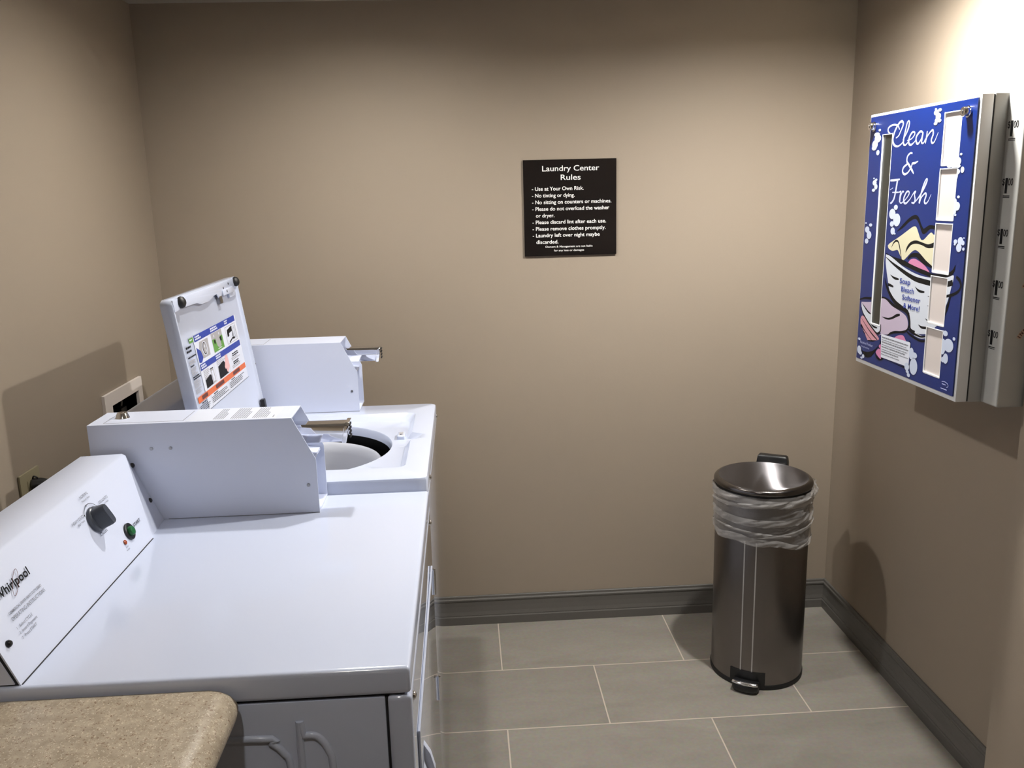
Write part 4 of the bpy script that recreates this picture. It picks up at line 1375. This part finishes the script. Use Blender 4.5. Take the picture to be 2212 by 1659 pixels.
for ang in (231.5, 245.5):  # two thin pale upright strips on the front of the body
    b = MB()
    for z0, z1 in ((0.055, 0.490),):
        lo_, hi_ = [], []
        a0, a1 = math.radians(ang - 0.75), math.radians(ang + 0.75)
        for r in (R_ - 0.001, R_ + 0.0009):
            for a in ((a0, a1) if r < R_ else (a1, a0)):
                lo_.append((TC.x + r * math.cos(a), TC.y + r * math.sin(a), z0))
                hi_.append((TC.x + r * math.cos(a), TC.y + r * math.sin(a), z1))
        b.loops([lo_, hi_])
    b.build('pale_strip', M_STRIPE, body, smooth=False)
# lid: rolled rim, crease and a shallow pillow; the crease runs out to a pinch on the pedal side
LZ = 0.640
b = MB()
lps = []
NLS = 96
def lidpt(r, z, a):
    return (TC.x + r * math.cos(a), TC.y + r * math.sin(a), LZ + z)
for r, z, pinch in ((0.143, 0.000, 0), (0.1495, 0.001, 0), (0.1508, 0.006, 0), (0.1502, 0.0105, 0), (0.1482, 0.0142, 0), (0.1450, 0.0170, 0.2), (0.1412, 0.0190, 0.5), (0.1390, 0.0198, 0.8), (0.1362, 0.0203, 1), (0.1335, 0.0206, 1), (0.1290, 0.0212, 1), (0.1220, 0.0226, 0.85), (0.106, 0.0256, 0.5), (0.085, 0.0288, 0.2), (0.055, 0.0319, 0.05), (0.028, 0.0333, 0), (0.01, 0.0337, 0)):
    lp = []
    for i in range(NLS):
        a = 2 * PI * i / NLS
        d_ = abs((a - ta + PI) % (2 * PI) - PI)
        k_ = pinch * max(0.0, 1 - d_ / 0.8) ** 1.5
        lp.append(lidpt(r + 0.0125 * k_, z - 0.0085 * k_, a))
    lps.append(lp)
b.loops(lps)
lidob = b.build('lid', M_LIDRIM, can, angle=70)
lidob.data.materials.append(M_LIDSTEEL)
for f_ in lidob.data.polygons:                 # faces come ring by ring: everything inside the crease is the brushed top
    if 8 * NLS <= f_.index < 16 * NLS or (f_.index >= 16 * NLS and f_.center.z > LZ + 0.02):
        f_.material_index = 1
b = MB()
b.lathe([(0.1425, 0.630), (0.1465, 0.632), (0.1465, 0.6405), (0.142, 0.641)], TC, seg=96)
b.build('rim_gasket', M_RUBBER, can)
bk = TC - TD * 0.150
b = MB()
def bkp(s, d_, z):
    p = bk - TD * d_ + TS * s
    return (p.x, p.y, z)
hinge_lp = []
for z, w_, d0, d1 in ((0.52, 0.040, -0.004, 0.020), (0.60, 0.048, -0.004, 0.026), (0.655, 0.050, -0.006, 0.030), (0.676, 0.047, -0.003, 0.026), (0.681, 0.042, 0.001, 0.020)):
    hinge_lp.append([bkp(-w_, d0, z), bkp(w_, d0, z), bkp(w_, d1, z), bkp(-w_, d1, z)])
b.loops(hinge_lp)
b.build('hinge_cover', M_BLACK, can, bevel=0.003)
# pedal
def pdp(s, d_, z):
    p = TC + TD * d_ + TS * s
    return (p.x, p.y, z)
b = MB()
o_, i_ = [], []
lp0, lp1 = [], []
for i in range(13):
    s = -0.054 + 0.108 * i / 12
    rr = math.sqrt((R_ + 0.003) ** 2 - s * s)
    lp0.append((s, rr))
front = [[pdp(s, r, z) for s, r in lp0] + [pdp(s, r - 0.006, z) for s, r in lp0[::-1]] for z in (0.004, 0.058)]
b.loops(front)
b.build('pedal_plate', M_BLACK, can, smooth=False)
b = MB()
pts = [(-0.040, 0.135), (-0.042, 0.160), (-0.038, 0.174), (-0.026, 0.182), (0.0, 0.185), (0.026, 0.182), (0.038, 0.174), (0.042, 0.160), (0.040, 0.135)]
b.loops([[pdp(s * 0.97, d_ - 0.002, 0.007) for s, d_ in pts], [pdp(s, d_, 0.012) for s, d_ in pts], [pdp(s, d_, 0.026) for s, d_ in pts], [pdp(s * 0.96, d_ - 0.003, 0.030) for s, d_ in pts]])
pd = b.build('pedal', M_BLACK, can)
b = MB()
pts = [(-0.039, 0.160), (-0.040, 0.176), (-0.028, 0.181), (0.0, 0.184), (0.028, 0.181), (0.040, 0.176), (0.039, 0.160)]
b.loops([[pdp(s, d_, 0.0302) for s, d_ in pts], [pdp(s, d_, 0.034) for s, d_ in pts], [pdp(s * 0.95, d_ - (0.004 if d_ > 0.165 else -0.003), 0.037) for s, d_ in pts]])
b.build('tread', M_CHROME, pd, bevel=0.0008)

# ================================================================== bin liner folded over the rim
bag = thing('bin_liner', (TC.x, TC.y, 0.47), 'translucent white plastic bag folded over the rim of the steel bin', 'trash bag')
def ztop(a): return 0.636
def zbot(a):
    return 0.482 + 0.012 * math.cos(a - math.radians(150)) + 0.005 * math.sin(3 * a + 1.0) + 0.004 * math.sin(7 * a)
NB_, NZ_ = 180, 46
def bag_r(a, z, off):
    n1 = mnoise.noise(Vector((math.cos(a) * 2.2, math.sin(a) * 2.2, z * 26 + 0.9 * a)))
    n2 = mnoise.noise(Vector((math.cos(a) * 7, math.sin(a) * 7, z * 60 + 2.0)))
    n3 = mnoise.noise(Vector((math.cos(a + 1) * 1.5, math.sin(a + 1) * 1.5, z * 75 - 2.4 * a)))
    return R_ + off + 0.0016 + 0.0036 * (n1 * 0.5 + 0.5) + 0.0016 * (n2 + 0.5) + 0.0048 * max(0, 0.22 - abs(n3)) / 0.22 * (0.4 + 0.6 * max(0, n1 + 0.3))
b = MB()
lps = []
for j in range(NZ_ + 1):
    t = j / NZ_
    lp = []
    for i in range(NB_):
        a = 2 * PI * i / NB_
        z = ztop(a) + (zbot(a) - ztop(a)) * t
        r = bag_r(a, z, 0.0)
        r += 0.006 * math.exp(-((t - 0.05) / 0.10) ** 2) * 0.6          # puff under the lid
        dd_ = abs((a - math.radians(6) + PI) % (2 * PI) - PI)
        r += 0.034 * max(0.0, 1 - dd_ / 0.85) ** 1.3 * math.exp(-((t - 0.10) / 0.16) ** 2) * (0.75 + 0.5 * mnoise.noise(Vector((a * 9, z * 50, 0))))
        lp.append((TC.x + r * math.cos(a), TC.y + r * math.sin(a), z))
    lps.append(lp)
b.loops(lps, False, False)
b.build('film', M_BAG, bag, angle=180)
# overlapping folds of the film
def fold(name, zt_, zb_, off, m_, a0=0.0, a1=2 * PI, ph=0.0):
    b = MB()
    full = a1 - a0 > 6.2
    n = 150 if full else 90
    rows = []
    for j in range(9):
        t = j / 8
        row = []
        for i in range(n if full else n + 1):
            a = a0 + (a1 - a0) * i / n
            e = 1.0 if full else max(0.02, math.sin(PI * i / n)) ** 0.5
            zc = (zt_(a) + zb_(a)) / 2
            z = zc + (0.5 - t) * (zt_(a) - zb_(a)) * e
            r = bag_r(a, z, 0.0022 + off) + 0.0012 * math.sin(PI * t)
            row.append((TC.x + r * math.cos(a), TC.y + r * math.sin(a), z))
        rows.append(row)
    if full:
        b.loops(rows, False, False)
    else:
        vr = [[b.bm.verts.new(p) for p in row] for row in rows]
        for p, q_ in zip(vr[:-1], vr[1:]):
            for i in range(len(p) - 1):
                b.bm.faces.new([p[i], p[i + 1], q_[i + 1], q_[i]])
    b.build(name, m_, bag, angle=180)
sw = lambda base, amp, k, ph: (lambda a: base + amp * math.sin(k * a + ph))
fold('hem_fold', lambda a: zbot(a) + 0.019 + 0.005 * math.sin(2 * a), lambda a: zbot(a) - 0.001, 0.0, M_BAGFOLD)
fold('film_fold', sw(0.572, 0.006, 1, 0.3), sw(0.549, 0.006, 1, 0.3), 0.0, M_BAGFOLD)
fold('film_fold', sw(0.630, 0.004, 2, 1.0), sw(0.606, 0.008, 2, 0.2), 0.001, M_BAGFOLD)
fold('film_fold', sw(0.612, 0.014, 1, 2.4), sw(0.597, 0.014, 1, 2.4), 0.002, M_BAGFOLD, math.radians(170), math.radians(330))
fold('film_fold', sw(0.520, 0.018, 1, 1.6), sw(0.512, 0.018, 1, 1.6), 0.002, M_BAGFOLD, math.radians(240), math.radians(370))
fold('film_fold', sw(0.516, 0.016, 1, 4.4), sw(0.508, 0.016, 1, 4.4), 0.002, M_BAGFOLD, math.radians(180), math.radians(285))
